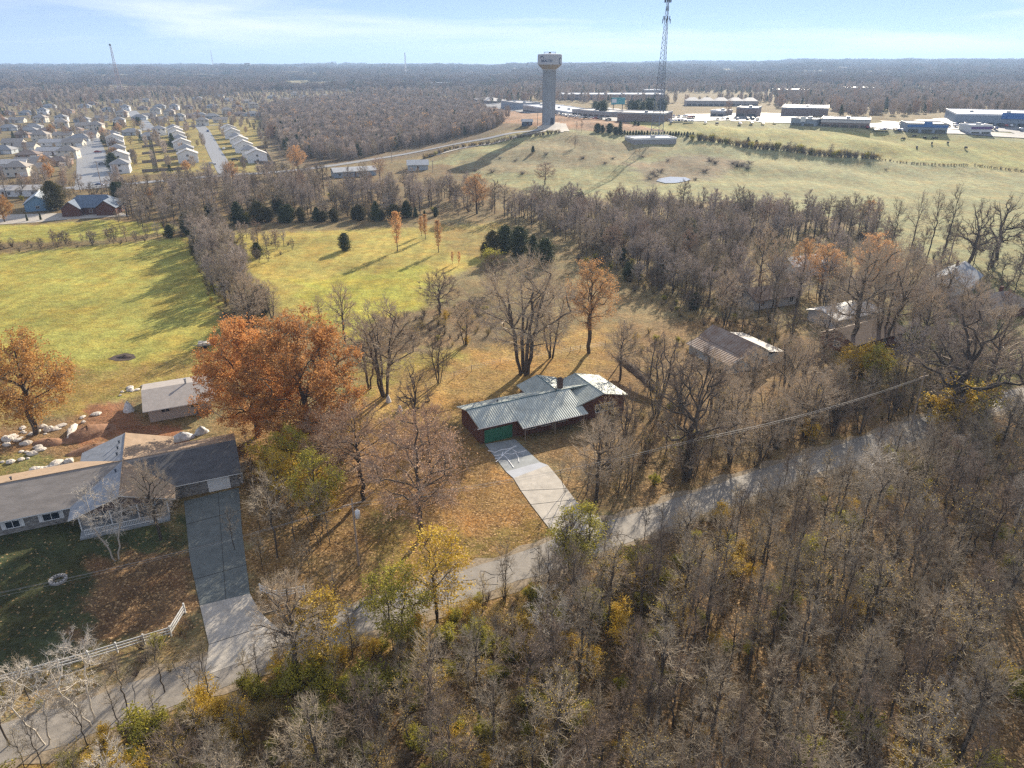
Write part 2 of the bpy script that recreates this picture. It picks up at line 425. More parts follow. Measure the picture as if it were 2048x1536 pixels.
ASPH = road_mat('worn_chip_seal', (.25, .225, .195), .75)
ASPH2 = road_mat('grey_asphalt', (.26, .26, .26), .5, spec=.5)
CONC = road_mat('pale_concrete', (.42, .385, .335), .8)
CONC2 = road_mat('dark_grey_concrete', (.27, .29, .30), .75)
LOTM = road_mat('bright_paving', (.20, .20, .205), .7, spec=.35)
DARKA = road_mat('dark_drive', (.13, .145, .14), .7)

ROAD = G2([(-700,1690),(-300,1582),(0,1492),(195,1427),(390,1358),(547,1296),(684,1250),(839,1198),(976,1153),(1095,1114),(1300,1040),(1614,930),(1750,888),(1838,858),(1945,818),(2048,790),(2400,720),(2900,650)])
strip('road_shoulder', ROAD, 6.7, mat('gravel_shoulder', (.26, .205, .14), .95, .4, 3, .03, det=8), .03, jag=.7, step=1.6)
strip('road', ROAD, 4.8, ASPH, .05, jag=.22, step=2)
# main driveway: stamped slab by the garage, pale concrete, apron
flat_sheet('driveway', G2([(970,889),(1030,879),(1080,925),(1012,944)]), CONC2, .07)  # darker, bluer concrete than the rest of the drive
flat_sheet('driveway', G2([(1012,944),(1080,925),(1096,931),(1027,957)]), mat('blue_grey_slab', (.40,.42,.46), .8, .1, .5), .07)
flat_sheet('driveway', G2([(1027,957),(1096,931),(1122,962),(1150,1000),(1172,1024),(1200,1036),(1215,1062),(1130,1092),(1105,1066),(1085,1040),(1062,1010),(1042,982)]), CONC, .075)
ck = B(); rk = random.Random(3)
for k in range(46):
    f = rk.random() * 12; i = int(f); a, c = ROAD[i + 1], ROAD[i + 2]; t_ = f - i; l = math.hypot(c[0] - a[0], c[1] - a[1]); ux, uy = (c[0] - a[0]) / l, (c[1] - a[1]) / l
    o_ = rk.uniform(-2.1, 2.1); x, y = a[0] + ux * l * t_ - uy * o_, a[1] + uy * l * t_ + ux * o_; an = math.atan2(uy, ux) + rk.choice([0, 0, 1.5]) + rk.gauss(0, .25); q = []
    for j in range(rk.randrange(4, 9)): q.append((x, y, .058)); x += math.cos(an) * .5; y += math.sin(an) * .5; an += rk.gauss(0, .35)
    ck.tube(q, .028, 3, cap=False)
for a, c in (((1062, 1010), (1150, 1000)), ((1042, 982), (1133, 978)), ((1085, 1040), (1172, 1024)), ((372, 1050), (483, 1020)), ((376, 1100), (487, 1072)), ((388, 1160), (494, 1130)), ((436, 986), (452, 1200)), ((418, 1290), (545, 1248))):
    a, c = at(*a), at(*c); ck.tube([(a.x, a.y, .08), (c.x, c.y, .08)], .03, 3, cap=False)
tag(part('pavement_cracks', ck, mat('tar_line', (.07, .065, .06))), kind='structure')
cr_ = B()
CRK = [[(976,902),(990,906),(1002,901),(1018,899),(1033,893)],[(992,925),(1003,915),(1006,905)],[(1003,915),(1012,905),(1024,898),(1031,904),(1036,906),(1053,902)],
       [(1003,910),(1012,915),(1020,926),(1027,936)],[(1010,908),(1024,910),(1031,907)],[(1031,907),(1036,915),(1038,925)],[(988,913),(1003,911)],[(990,919),(1004,916)]]
for c in CRK:
    w = [at(*p) for p in c]
    cr_.tube([(q.x, q.y, .085) for q in w], .09, 4)
tag(part('driveway_seam_patches', cr_, mat('white_mortar', (.75,.75,.75))), kind='structure')
flat_sheet('driveway', G2([(368,1003),(478,976),(484,1060),(500,1188),(400,1212),(380,1120)]), DARKA, .06)
flat_sheet('driveway', G2([(400,1212),(500,1188),(520,1225),(560,1262),(600,1280),(560,1296),(410,1352),(418,1290)]), CONC, .07)
# suburb streets and far roads
strip('street', G2([(190,380),(189,345),(183,310),(178,290),(172,270)]), 17, ASPH2, .1)
strip('street', G2([(455,350),(430,305),(408,262),(398,250)]), 9, ASPH2, .1)
strip('street', G2([(300,262),(285,244),(270,230),(262,222)]), 12, ASPH2, .12)
strip('street', G2([(150,262),(262,262),(330,256),(405,252),(450,250)]), 6, ASPH2, .14)
strip('crossing_road', G2([(-300,400),(60,384),(240,373),(330,364),(440,352),(560,345),(660,333),(760,317),(840,303),(930,285),(1010,272),(1060,262),(1110,258)]), 6.5, ASPH2, .16, step=8)
strip('gravel_track', G2([(1110,258),(1060,272),(1010,282),(920,297),(850,316)]), 4, CONC, .2, step=8)
lot('tower_pad', G2([(1075,256),(1095,247),(1130,250),(1145,262),(1120,266),(1085,262)]), CONC, .22, 4)
flat_sheet('paved_yard', G2([(-200,455),(0,449),(70,445),(120,440),(260,432),(240,424),(60,428),(-200,436)]), CONC, .06)
strip('highway', G2([(900,207),(1000,212),(1140,232),(1260,246),(1380,242),(1600,246),(1800,262),(2048,276),(2500,300)]), 15, LOTM, .35, step=10)
LOTS = [[(1340,240),(1480,243),(1640,246),(1620,232),(1500,226),(1380,228),(1300,234)], [(1700,250),(1900,262),(2300,280),(2400,252),(2048,238),(1880,236),(1760,245)],
        [(1120,226),(1260,240),(1340,240),(1330,226),(1200,214)], [(930,208),(1140,230),(1150,214),(960,198)]]
for q in LOTS: lot('parking_lot', G2(q), LOTM, .2, 7)
tag(part('pond_water', B().add([(p[0], p[1], gz(p[0], p[1]) + .25) for p in G2([(1312,366),(1318,359),(1340,357),(1370,358),(1382,361),(1372,365),(1350,368),(1330,368)])], [list(range(8))]), mat('pond_water', (.45,.46,.46), .12, .1, .3, spec=.6)), kind='structure')  # pale base colour stands in for the bright sky reflection
tag(part('dirt_patch', B().add([(p[0], p[1], .03) for p in G2([(216,718),(228,712),(250,706),(268,709),(272,716),(258,721),(232,722)])], [list(range(7))]), mat('dark_soil', (.07,.05,.04), .95, .4, 1.5, .1)), kind='structure')
# ------------------------------------------------------------------ trees: generators
BARK = mat('bark_dark', (.09, .074, .06), .95, .4, 6, .02, rnd=.25, stretch=(1, 1, .3))
TWIG = mat('twigs_grey_tan', (.345, .285, .205), .8, .35, 1.2, rnd=.28)
TWIGL = mat('twigs_tan_painted_sun', (.50, .40, .28), .8, .3, 1.2, rnd=.12)  # lighter copy of the tan twigs, sunlight painted into the colour
TWIGF = mat('twigs_hazy_grey', (.43, .36, .30), .85, .25, .6, rnd=.2)
TWIGP = mat('twigs_pale', (.50, .45, .38), .75, .2, 1.2, rnd=.15)
TWIGR = mat('twigs_pinkish_brown', (.35, .25, .18), .85, .3, 1.5, rnd=.15)
TWIGD = mat('twigs_dark_brown', (.22, .165, .12), .85, .35, 1.5, rnd=.25)
L_OR = leafmat('oak_leaves_orange', (.38, .17, .06), (.76, .42, .16), (.58, .28, .09), trans=.42)
L_BR = leafmat('oak_leaves_bronze', (.34, .17, .05), (.66, .38, .13), (.50, .27, .08), trans=.4)
L_TAN = leafmat('leaves_tan_orange', (.46, .25, .10), (.72, .44, .20), (.58, .33, .14), trans=.4)
L_YG = leafmat('leaves_yellow_green', (.20, .19, .035), (.56, .48, .07), (.36, .33, .05), trans=.4)
L_OCH = leafmat('leaves_ochre', (.34, .24, .06), (.62, .46, .14), (.48, .35, .09), trans=.4)
L_YEL = leafmat('leaves_yellow', (.42, .26, .03), (.70, .50, .06))
L_CED = leafmat('cedar_sprays', (.035, .05, .018), (.15, .16, .05), (.075, .09, .03), trans=.1)
L_CEDY = leafmat('cedar_sprays_olive', (.05, .05, .018), (.17, .14, .04), (.10, .085, .025), trans=.1)
L_BUD = leafmat('leaves_withered_red', (.34, .20, .11), (.52, .33, .19))

def grow(seed, Ht, style, tr, dens=1.0, leaves=None, leafn=0, leafsz=.13, fine=True, twr=.022, lod=0, mats=None):
    """bare or leafy broadleaf tree: returns (trunk mesh, crown mesh). Levels: stem, limbs in trunk; branches, twigs in crown."""
    rr = random.Random(seed); T = B(); C = B(); tips = []
    def walk(p, d, ln, r, n, wig, up, tend=.25):
        pts = [p.copy()]; rad = [r]; q = p.copy(); d = d.normalized()
        for i in range(n):
            d = (d + Vector((rr.gauss(0, wig), rr.gauss(0, wig), rr.gauss(0, wig) + up))).normalized()
            q = q + d * (ln / n); pts.append(q.copy()); rad.append(r * (1 - (1 - tend) * (i + 1) / n))
        return pts, rad
    def child_dir(pts, i, ang, az):
        d = (pts[min(i + 1, len(pts) - 1)] - pts[max(0, i - 1)]).normalized(); a = d.orthogonal().normalized(); b = d.cross(a)
        return (d * math.cos(ang) + (a * math.cos(az) + b * math.sin(az)) * math.sin(ang)).normalized()
    def twig(p, d, ln, lv):
        # lv 0: twig with side shoots; 1: shoot
        q = p + (d + Vector((rr.gauss(0, .15), rr.gauss(0, .15), rr.gauss(.12, .15)))) * ln
        C.spike(p, q, twr * (1.5 if lv == 0 else 1.0))
        tips.append(q)
        if lv == 0 and fine:
            for k in range(int(5 * dens + rr.random())):
                t = .25 + .7 * rr.random(); s = p.lerp(q, t)
                dd = (d * .8 + Vector((rr.gauss(0, .55), rr.gauss(0, .55), rr.gauss(.15, .45)))).normalized()
                twig(s, dd, ln * rr.uniform(.4, .75), 1)
    def branch(p, d, ln, r, up=.06):
        pts, rad = walk(p, d, ln, r, 4, .16, up, .2)
        C.tube(pts, rad, 3, cap=False)
        n = max(5, int(ln * 4.0 * dens))
        for k in range(n):
            t = .15 + .85 * (k + rr.random()) / n; i = min(3, int(t * 4)); s = pts[i].lerp(pts[i + 1], t * 4 - i if t < 1 else 1)
            twig(s, child_dir(pts, i, rr.uniform(.4, 1.0), rr.random() * 6.28), rr.uniform(.5, 1.15) * max(.55, ln * .40) * (1.1 - .4 * t), 0)
    def limb(p, d, ln, r, up, sub=True):
        n = 6; pts, rad = walk(p, d, ln, r, n, .13, up, .28)
        T.tube(pts, rad, 5, cap=False)
        m = max(6, int(ln * 2.4 * dens))
        for k in range(m):
            t = .2 + .8 * (k + rr.random() * .8) / m; f = min(t * n, n - .01); i = int(f)
            s = pts[i].lerp(pts[i + 1], f - i)
            branch(s, child_dir(pts, i, rr.uniform(.45, 1.0), k * 2.4 + rr.random()), ln * rr.uniform(.38, .66) * (1.15 - .6 * t), max(.018, rad[i] * .5), up)
    def stem(base, d, h, r, f0, nl, spread, l0, up=.03, wig=.05, lup=.05):
        n = 9; pts, rad = walk(base, d, h, r, n, wig, up, .22); rad[0] *= 1.35
        T.tube(pts, rad, 7, cap=False)
        for k in range(nl):
            t = f0 + (1 - f0) * (k + .6 * rr.random()) / nl; f = min(t * n, n - .01); i = int(f); s = pts[i].lerp(pts[i + 1], f - i)
            prof = l0(t); limb(s, child_dir(pts, i, rr.uniform(*spread) * (1.15 - .5 * t), k * 2.4 + rr.random() * .9), h * prof * rr.uniform(.75, 1.15), rad[i] * rr.uniform(.4, .6), lup)
        branch(pts[-1], pts[-1] - pts[-2], h * .16, rad[-1])
        for k in range(4): branch(pts[-2 - k % 2], child_dir(pts, len(pts) - 2, .5, k * 1.6), h * .13, rad[-1])
    Z0 = Vector((0, 0, -.15)); Up = Vector((0, 0, 1))
    if style == 'wood':
        stem(Z0, Up + Vector((rr.gauss(0, .06), rr.gauss(0, .06), 0)), Ht * .9, tr, .38, 11, (.55, .95), lambda t: .36 * (1.25 - .8 * t), up=.05, lup=.10)
    elif style == 'sap':
        stem(Z0, Up + Vector((rr.gauss(0, .09), rr.gauss(0, .09), 0)), Ht * .92, tr, .35, 7, (.4, .7), lambda t: .27 * (1.25 - .8 * t), up=.04, lup=.12, wig=.07)
    elif style == 'spread':
        stem(Z0, Up, Ht * .84, tr, .2, 15, (.75, 1.15), lambda t: .50 * math.sin(min(1, t + .22) * 2.75) ** .7 if t < .95 else .18, up=.04, lup=.11)
    elif style == 'oak':
        stem(Z0, Up, Ht * .88, tr, .08, 22, (.8, 1.25), lambda t: .46 * math.sin(min(1, t + .25) * 2.6) ** .6 if t < .95 else .2, up=.04, lup=.08)
    elif style == 'round':
        stem(Z0, Up, Ht * .62, tr, .24, 13, (.9, 1.35), lambda t: .72 * (1.12 - .42 * t), up=.02, lup=.09)
    elif style == 'multi':
        for k in range(5):
            a = k * 1.26 + rr.random() * .6; d = Vector((math.cos(a) * .34, math.sin(a) * .34, 1))
            stem(Z0 + Vector((math.cos(a), math.sin(a), 0)) * tr * .7, d, Ht * rr.uniform(.8, .95), tr * .62, .3, 7, (.4, .75), lambda t: .30 * (1.2 - .7 * t), up=.03, lup=.08, wig=.07)
    elif style == 'vase':
        for k in range(8):
            a = k * .785 + rr.random() * .5; d = Vector((math.cos(a) * .45, math.sin(a) * .45, 1))
            stem(Z0 + Vector((math.cos(a), math.sin(a), 0)) * tr, d, Ht * rr.uniform(.75, .98), tr * .4, .25, 5, (.3, .6), lambda t: .26 * (1.2 - .7 * t), up=.04, lup=.1, wig=.06)
    elif style == 'gnarl':
        stem(Z0, Up + Vector((.1, 0, 0)), Ht * .85, tr, .2, 11, (.7, 1.3), lambda t: .36 * (1.2 - .5 * t), up=.02, lup=.06, wig=.13)
    if leaves:
        for k in range(leafn):
            p = tips[rr.randrange(len(tips))] + Vector((rr.gauss(0, .32), rr.gauss(0, .32), rr.gauss(0, .3)))
            C.leaf(p, leafsz * rr.uniform(.6, 1.3), rr, 1)
    mats = mats or (BARK, TWIG)
    cm = [mats[1]] + ([leaves] if leaves else [])
    top = max(v[2] for v in C.v)
    return T.mesh('trunk', mats[0], True), C.mesh('crown', cm), top

def tree3(seed, Ht, cz, rx, rz, nt, tr=.2, nlimb=8, stems=1, base=.12, shoots=5, tws=.55, twr=.018, up=.35, leaves=None, leafn=0, leafsz=.13, mats=None, egg=1.0, shell=.33, crook=.10, pf=.22):
    """broadleaf tree grown towards points filling a rounded crown: heights as fractions of Ht, radii in metres"""
    rr = random.Random(seed); rs = np.random.RandomState(seed); T = B(); C = B(); tips = []
    c = np.array([0, 0, Ht * cz])
    P = []; PR = []; PL = []      # skeleton nodes: position, parent, path length
    def add(p, par):
        P.append(np.array(p, float)); PR.append(par); PL.append(0 if par < 0 else PL[par] + np.linalg.norm(P[-1] - P[par])); return len(P) - 1
    branches = []                 # lists of node ids
    def run(i0, target, seg, first_up=.5):
        p0 = P[i0]; t = np.array(target); d = t - p0; L_ = np.linalg.norm(d); n = max(2, int(L_ / seg)); ids = [i0]
        mid = p0 + d * .5 + np.array([0, 0, -L_ * .10]) if first_up == 0 else p0 + d * np.array([.42, .42, .58])
        for k in range(1, n + 1):
            f = k / n; q = (1 - f) ** 2 * p0 + 2 * f * (1 - f) * mid + f * f * t
            if k < n: q = q + rs.randn(3) * crook * seg
            ids.append(add(q, ids[-1]))
        branches.append(ids); return ids
    roots = []
    for s in range(stems):
        a = s * 6.283 / stems + rs.rand() * .8; o = tr * 1.1 * (stems > 1)
        r0 = add((math.cos(a) * o, math.sin(a) * o, -.2), -1); lean = (.20 if stems > 1 else .03) * Ht * rs.uniform(.6, 1.2)
        top = (math.cos(a) * (o + lean), math.sin(a) * (o + lean), Ht * (cz + (.12 if stems > 1 else .22)) * rs.uniform(.9, 1.1))
        ids = run(r0, top, Ht * .07); roots.append(ids)
    def shape(v):  # unit-ball point to crown point
        z = v[2]; w = 1 + (.18 * (1 - egg)) - .35 * egg * max(0, z) + (.0 if z > 0 else .15 * z)
        return c + np.array([v[0] * rx * w, v[1] * rx * w, z * rz])
    dirs = []
    for k in range(nlimb):
        a = k * 2.4 + rs.rand() * .6; z = rs.uniform(-.35, .85); q = math.sqrt(max(.05, 1 - z * z)); dirs.append(shape(np.array([math.cos(a) * q, math.sin(a) * q, z]) * .86))
    for k, t in enumerate(sorted(dirs, key=lambda v: v[2])):
        ids = roots[k % stems]; zz = [P[i][2] for i in ids]; want = max(Ht * base, Ht * base + (t[2] - c[2] + rz) / (2 * rz) * (zz[-1] - Ht * base) * .75)
        run(min(ids, key=lambda i: abs(P[i][2] - want)), t, Ht * .07)
    pts = []
    while len(pts) < nt:
        v = rs.randn(3); v /= np.linalg.norm(v); v *= rs.rand() ** shell * rs.uniform(.88, 1.06)
        if v[2] < -.93: continue
        pts.append(shape(v))
    pts.sort(key=lambda v: np.linalg.norm(v - c) + rs.rand() * rx * .5)
    core = len(P)
    for t in pts:
        A = np.array(P); d = A - t; dist = np.sqrt((d * d).sum(1)); cost = dist + pf * np.array(PL) + np.where(A[:, 2] > t[2] + .1, dist * .7, 0) + np.where(A[:, 2] < Ht * base, 9, 0)
        i = int(np.argmin(cost))
        if dist[i] < .15: continue
        run(i, t, max(.5, Ht * .06), 1)
    w = [0.0] * len(P)
    for b_ in branches: w[b_[-1]] += 1
    for i in range(len(P) - 1, -1, -1):
        w[i] = max(w[i], .6)
        if PR[i] >= 0: w[PR[i]] += w[i] if True else 0
    wm = max(w[r[0]] for r in roots); rad = [max(twr * .9, tr * (stems ** -.35) * (x / wm) ** .47) for x in w]
    for b_ in branches:
        q = [P[i] for i in b_]; r = [rad[i] for i in b_]; r[0] = min(r[0], r[1] * 1.25)
        big = r[1] > tr * .16
        (T if big else C).tube(q, r, 7 if r[1] > tr * .5 else (5 if big else 3), cap=False)
    cv = Vector(c)
    for b_ in branches[stems:]:
        n = len(b_); big = rad[b_[1]] > tr * .3
        for k in range(shoots + 1):
            f = rr.uniform(.55 if big else .12, 1.0) * (n - 1); i = min(n - 2, int(f)); s = Vector(P[b_[i]]).lerp(Vector(P[b_[i + 1]]), f - i)
            o = (s - cv); o = Vector((o.x / rx, o.y / rx, o.z / rz)); o = o.normalized() if o.length > .01 else Vector((0, 0, 1))
            d = (o * .8 + Vector((rr.gauss(0, .5), rr.gauss(0, .5), up + rr.gauss(0, .4)))).normalized(); L_ = tws * rr.uniform(.6, 1.4)
            e = s + d * L_; C.spike(s, e, twr); tips.append(e)
            for j in range(shoots):
                s2 = s.lerp(e, rr.uniform(.15, .95)); d2 = (d * .7 + Vector((rr.gauss(0, .55), rr.gauss(0, .55), rr.gauss(.1, .45)))).normalized(); e2 = s2 + d2 * L_ * rr.uniform(.4, .8)
                C.spike(s2, e2, twr * .7); tips.append(e2)
    for k in range(leafn):
        p = tips[rr.randrange(len(tips))] + Vector((rr.gauss(0, .2), rr.gauss(0, .2), rr.gauss(0, .2))); C.leaf(p, leafsz * rr.uniform(.6, 1.3), rr, 1)
    mats = mats or (BARK, TWIG); cm = [mats[1]] + ([leaves] if leaves else [])
    return T.mesh('trunk', mats[0], True), C.mesh('crown', cm), Ht

def conifer(seed, Ht, rad, n, leaf, sz=.16, shape='oval', trunk_r=.18, open_=0.0):
    rr = random.Random(seed); T = B(); C = B()
    T.tube([(0, 0, -.2), (0, 0, Ht * .5), (0, 0, Ht * .96)], [trunk_r, trunk_r * .6, .02], 6)
    nb = int(n / 34)
    for k in range(nb):
        t = rr.random() ** .85
        if shape == 'oval': prof = (math.sin(min(1, t * .82 + .2) * 3.0)) ** .75
        elif shape == 'cone': prof = (1 - t) ** .75 + .04
        else: prof = .25 + .75 * math.sin(t * PI) ** .6
        prof *= 1 + .22 * math.sin(3 * t * 7 + 2.1) * math.sin(t * 23) + .18 * math.sin(k * 2.399 * 2 + seed)
        z = Ht * (.03 + .95 * t) if shape != 'spire' else Ht * (.22 + .76 * t)
        a = rr.random() * 6.28; r = rad * max(.12, prof * (1 + .2 * math.sin(3 * a + seed + 6 * t))) * rr.uniform(.6, 1.15)
        p0 = Vector((0, 0, z - r * .25)); p1 = Vector((math.cos(a) * r, math.sin(a) * r, z + r * .18 + rr.gauss(0, .1)))
        C.spike(p0, p1, .03, 0)
        for j in range(34):
            u = 1 - abs(rr.gauss(0, .28)); u = max(.1, u); q = p0.lerp(p1, min(u, 1.04))
            s = .11 + .1 * r
            C.leaf(q + Vector((rr.gauss(0, s), rr.gauss(0, s), rr.gauss(0, s))), sz * rr.uniform(.6, 1.3), rr, 1, up=.6)
    return T.mesh('trunk', BARK), C.mesh('crown', [TWIGD, leaf]), Ht

def shrub(seed, Ht, rad, nst, leafn, leaf, twm, sz=.09):
    rr = random.Random(seed); T = B(); C = B(); tips = []
    for k in range(nst):
        a = rr.random() * 6.28; s = rr.random() ** .6
        p = Vector((math.cos(a) * .15, math.sin(a) * .15, -.1)); d = Vector((math.cos(a) * s * rad, math.sin(a) * s * rad, Ht * rr.uniform(.6, 1)))
        q = p + d * .5 + Vector((rr.gauss(0, .1), rr.gauss(0, .1), .1)); e = p + d
        T.tube([p, q, e], [.035, .022, .008], 3, cap=False)
        for j in range(9):
            t = .3 + .7 * rr.random(); s0 = p.lerp(q, t) if rr.random() < .4 else q.lerp(e, t)
            g = s0 + Vector((rr.gauss(0, .35), rr.gauss(0, .35), rr.gauss(.3, .25))) * (rad * .5)
            C.spike(s0, g, .014); tips += [g, s0.lerp(g, .6)]
            for m in range(2):
                g2 = g + Vector((rr.gauss(0, .25), rr.gauss(0, .25), rr.gauss(.1, .25))) * rad * .5
                C.spike(s0.lerp(g, .7), g2, .01); tips.append(g2)
    for k in range(leafn):
        p = tips[rr.randrange(len(tips))] + Vector((rr.gauss(0, .14), rr.gauss(0, .14), rr.gauss(0, .14)))
        C.leaf(p, sz * rr.uniform(.6, 1.3), rr, 1)
    return T.mesh('stems', BARK), C.mesh('crown', [twm, leaf] if leafn else [twm]), Ht

def faruni(seed, Ht, rad, n, twm, leaf=None, kind='bare'):
    """small single-mesh tree for the distant masses"""
    rr = random.Random(seed); C = B()
    C.tube([(0, 0, -.5), (rr.gauss(0, .2), rr.gauss(0, .2), Ht * .55)], [.16, .09], 3, cap=False)
    for k in range(n):
        z = rr.uniform(.25, 1); a = rr.random() * 6.28
        if kind == 'bare':
            r = rad * math.sin(min(1, z) * 2.7) ** .6 * rr.random() ** .4
            p = Vector((math.cos(a) * r * .45, math.sin(a) * r * .45, Ht * (z - .22))); q = Vector((math.cos(a) * r, math.sin(a) * r, Ht * z + rr.gauss(0, .3)))
            C.spike(p, q, .10 if k % 5 else .15, 0)
            if leaf and k % 2: C.leaf(q, .35, rr, 1)
        else:
            z = rr.random(); r = rad * (1 - z * .85) * rr.random() ** .3
            C.leaf(Vector((math.cos(a) * r, math.sin(a) * r, Ht * (.08 + .9 * z))), .55 * rr.uniform(.6, 1.3), rr, 1, up=.8)
    return C.mesh('far_tree', [twm, leaf] if leaf else [twm])

PROTO = {}
PROTO['wood'] = [tree3(i, 12, .70, rx, 4.1, 95, .12, 6, 1, .36, 3, .85, .015, up=.75, mats=(BARK, tw)) for i, rx, tw in ((11, 2.2, TWIG), (12, 1.8, TWIGD), (13, 2.5, TWIG), (14, 1.6, TWIG), (15, 2.2, TWIGD))] + [tree3(16, 12, .7, 2.2, 3.9, 95, .13, 6, 1, .38, 4, .5, .014, up=.5, leaves=L_OCH, leafn=450, leafsz=.07)]
PROTO['sap'] = [tree3(i, 9, .66, rx, 3.2, 52, .07, 5, st, .22, 3, .75, .013, up=.8) for i, rx, st in ((21, 1.3, 1), (22, 1.7, 2), (23, 1.2, 1))] + [tree3(24, 9, .66, 1.5, 3.1, 48, .07, 5, 1, .22, 4, .5, .012, up=.5, leaves=L_OCH, leafn=420, leafsz=.07)]
PROTO['pale'] = [tree3(28, 10, .62, 2.3, 3.7, 95, .09, 7, 2, .22, 5, .5, .012, crook=.14, mats=(TWIGP, TWIGP))]
PROTO['spread'] = [tree3(i, 16, .60, 5.8, 6.2, 300, .36, 10, 1, .16, 4, .95, .018, mats=(BARK, TWIGL)) for i in (31, 32)]
PROTO['round'] = [tree3(35, 9, .60, 4.6, 3.6, 190, .24, 9, 1, .18, 5, .65, .018, mats=(BARK, TWIGD), crook=.16)]
PROTO['multi'] = [tree3(41, 15, .60, 6.6, 6.2, 460, .40, 9, 5, .12, 4, .95, .018, mats=(BARK, TWIGL)), tree3(42, 14, .60, 4.8, 5.6, 280, .3, 7, 3, .12, 4, .9, .018, mats=(BARK, TWIGL))]
PROTO['vase'] = [tree3(45, 7, .60, 2.9, 2.9, 120, .15, 6, 6, .08, 4, .65, .013, up=.7, mats=(BARK, TWIGL)), tree3(46, 7, .62, 2.2, 2.8, 90, .14, 6, 4, .1, 5, .5, .013, up=.6, mats=(BARK, TWIGD))]
PROTO['gnarl'] = [tree3(48, 16, .60, 6.2, 6.0, 130, .46, 10, 1, .18, 5, .8, .022, crook=.26, mats=(BARK, TWIGD))]
PROTO['oak'] = [tree3(i, 17, .53, 7.6, 7.9, 300, .4, 10, 1, .08, 4, .8, .02, leaves=L_OR, leafn=34000, leafsz=.13, shell=.26) for i in (51, 52)]
PROTO['bronze'] = [tree3(55, 14, .56, 5.4, 5.6, 200, .32, 9, 1, .12, 4, .8, .02, leaves=L_BR, leafn=17000, leafsz=.12)]
PROTO['tan'] = [tree3(57, 18, .64, 5.4, 6.2, 230, .38, 9, 1, .2, 4, .8, .02, leaves=L_TAN, leafn=9000, leafsz=.12)]
PROTO['red'] = [tree3(i, 13, .60, 5.0, 5.0, 210, .22, 8, 1, .14, 5, .65, .017, leaves=L_BUD, leafn=3000, leafsz=.09, mats=(BARK, TWIGR)) for i in (61, 62)]
PROTO['farwood'] = [tree3(i, 11, .66, rx, 3.7, 100, .16, 6, 1, .25, 5, .65, .024, up=.5, mats=(BARK, m_)) for i, rx, m_ in ((91, 2.9, TWIGF), (92, 2.3, TWIGF), (93, 2.6, TWIG), (94, 3.0, TWIGR))]
PROTO['farbush'] = [tree3(i, 7, .58, 2.6, 2.9, 70, .12, 5, 4, .08, 5, .6, .022, up=.5, mats=(BARK, m_)) for i, m_ in ((95, TWIG), (96, TWIGD))]
PROTO['yel'] = [tree3(97, 9, .6, 2.4, 3.4, 70, .1, 6, 2, .15, 4, .5, .013, leaves=L_YG, leafn=5200, leafsz=.09), tree3(98, 9, .6, 2.2, 3.6, 70, .1, 6, 1, .15, 4, .5, .013, leaves=L_YEL, leafn=3200, leafsz=.09)]
PROTO['conicbig'] = [conifer(77, 13, 4.6, 17000, L_CEDY, .22)]
PROTO['cedar'] = [conifer(71, 7, 2.4, 9500, L_CED, .17), conifer(72, 8, 2.3, 9500, L_CED, .17, 'cone'), conifer(73, 8, 2.8, 10000, L_CEDY, .17)]
PROTO['cypress'] = [conifer(75, 9, 1.15, 2600, L_TAN, .11, 'spire', .12)]
PROTO['ygshrub'] = [shrub(81, 2.6, 1.5, 16, 2600, L_YG, TWIG, .10), shrub(82, 3.4, 1.5, 16, 2200, L_YEL, TWIG, .09)]
PROTO['brshrub'] = [shrub(84, 2.4, 1.6, 24, 650, L_OCH, TWIG, .07), shrub(85, 3.0, 1.9, 28, 0, L_BR, TWIGD)]

def tree(kind, name, label, cat, x, y, ht=None, top=None, group=None, w=1.0, var=None, rz=None, crown='crown', trunk='trunk'):
    v = PROTO[kind]; t, c, h0 = v[(R.randrange(len(v)) if var is None else var)]
    if top is not None: ht = zat(top[0], top[1], y) - gz(x, y)
    s = ht / h0
    e = thing(name, label, cat, (x, y, gz(x, y)), R.random() * 6.28 if rz is None else rz, group)
    e.scale = (s * w, s * w, s)
    put(trunk, t, e); put(crown, c, e)
    return e
def ptree(kind, name, label, cat, px, py, ty, **k):
    p = at(px, py); return tree(kind, name, label, cat, p.x, p.y, top=(px, ty), **k)

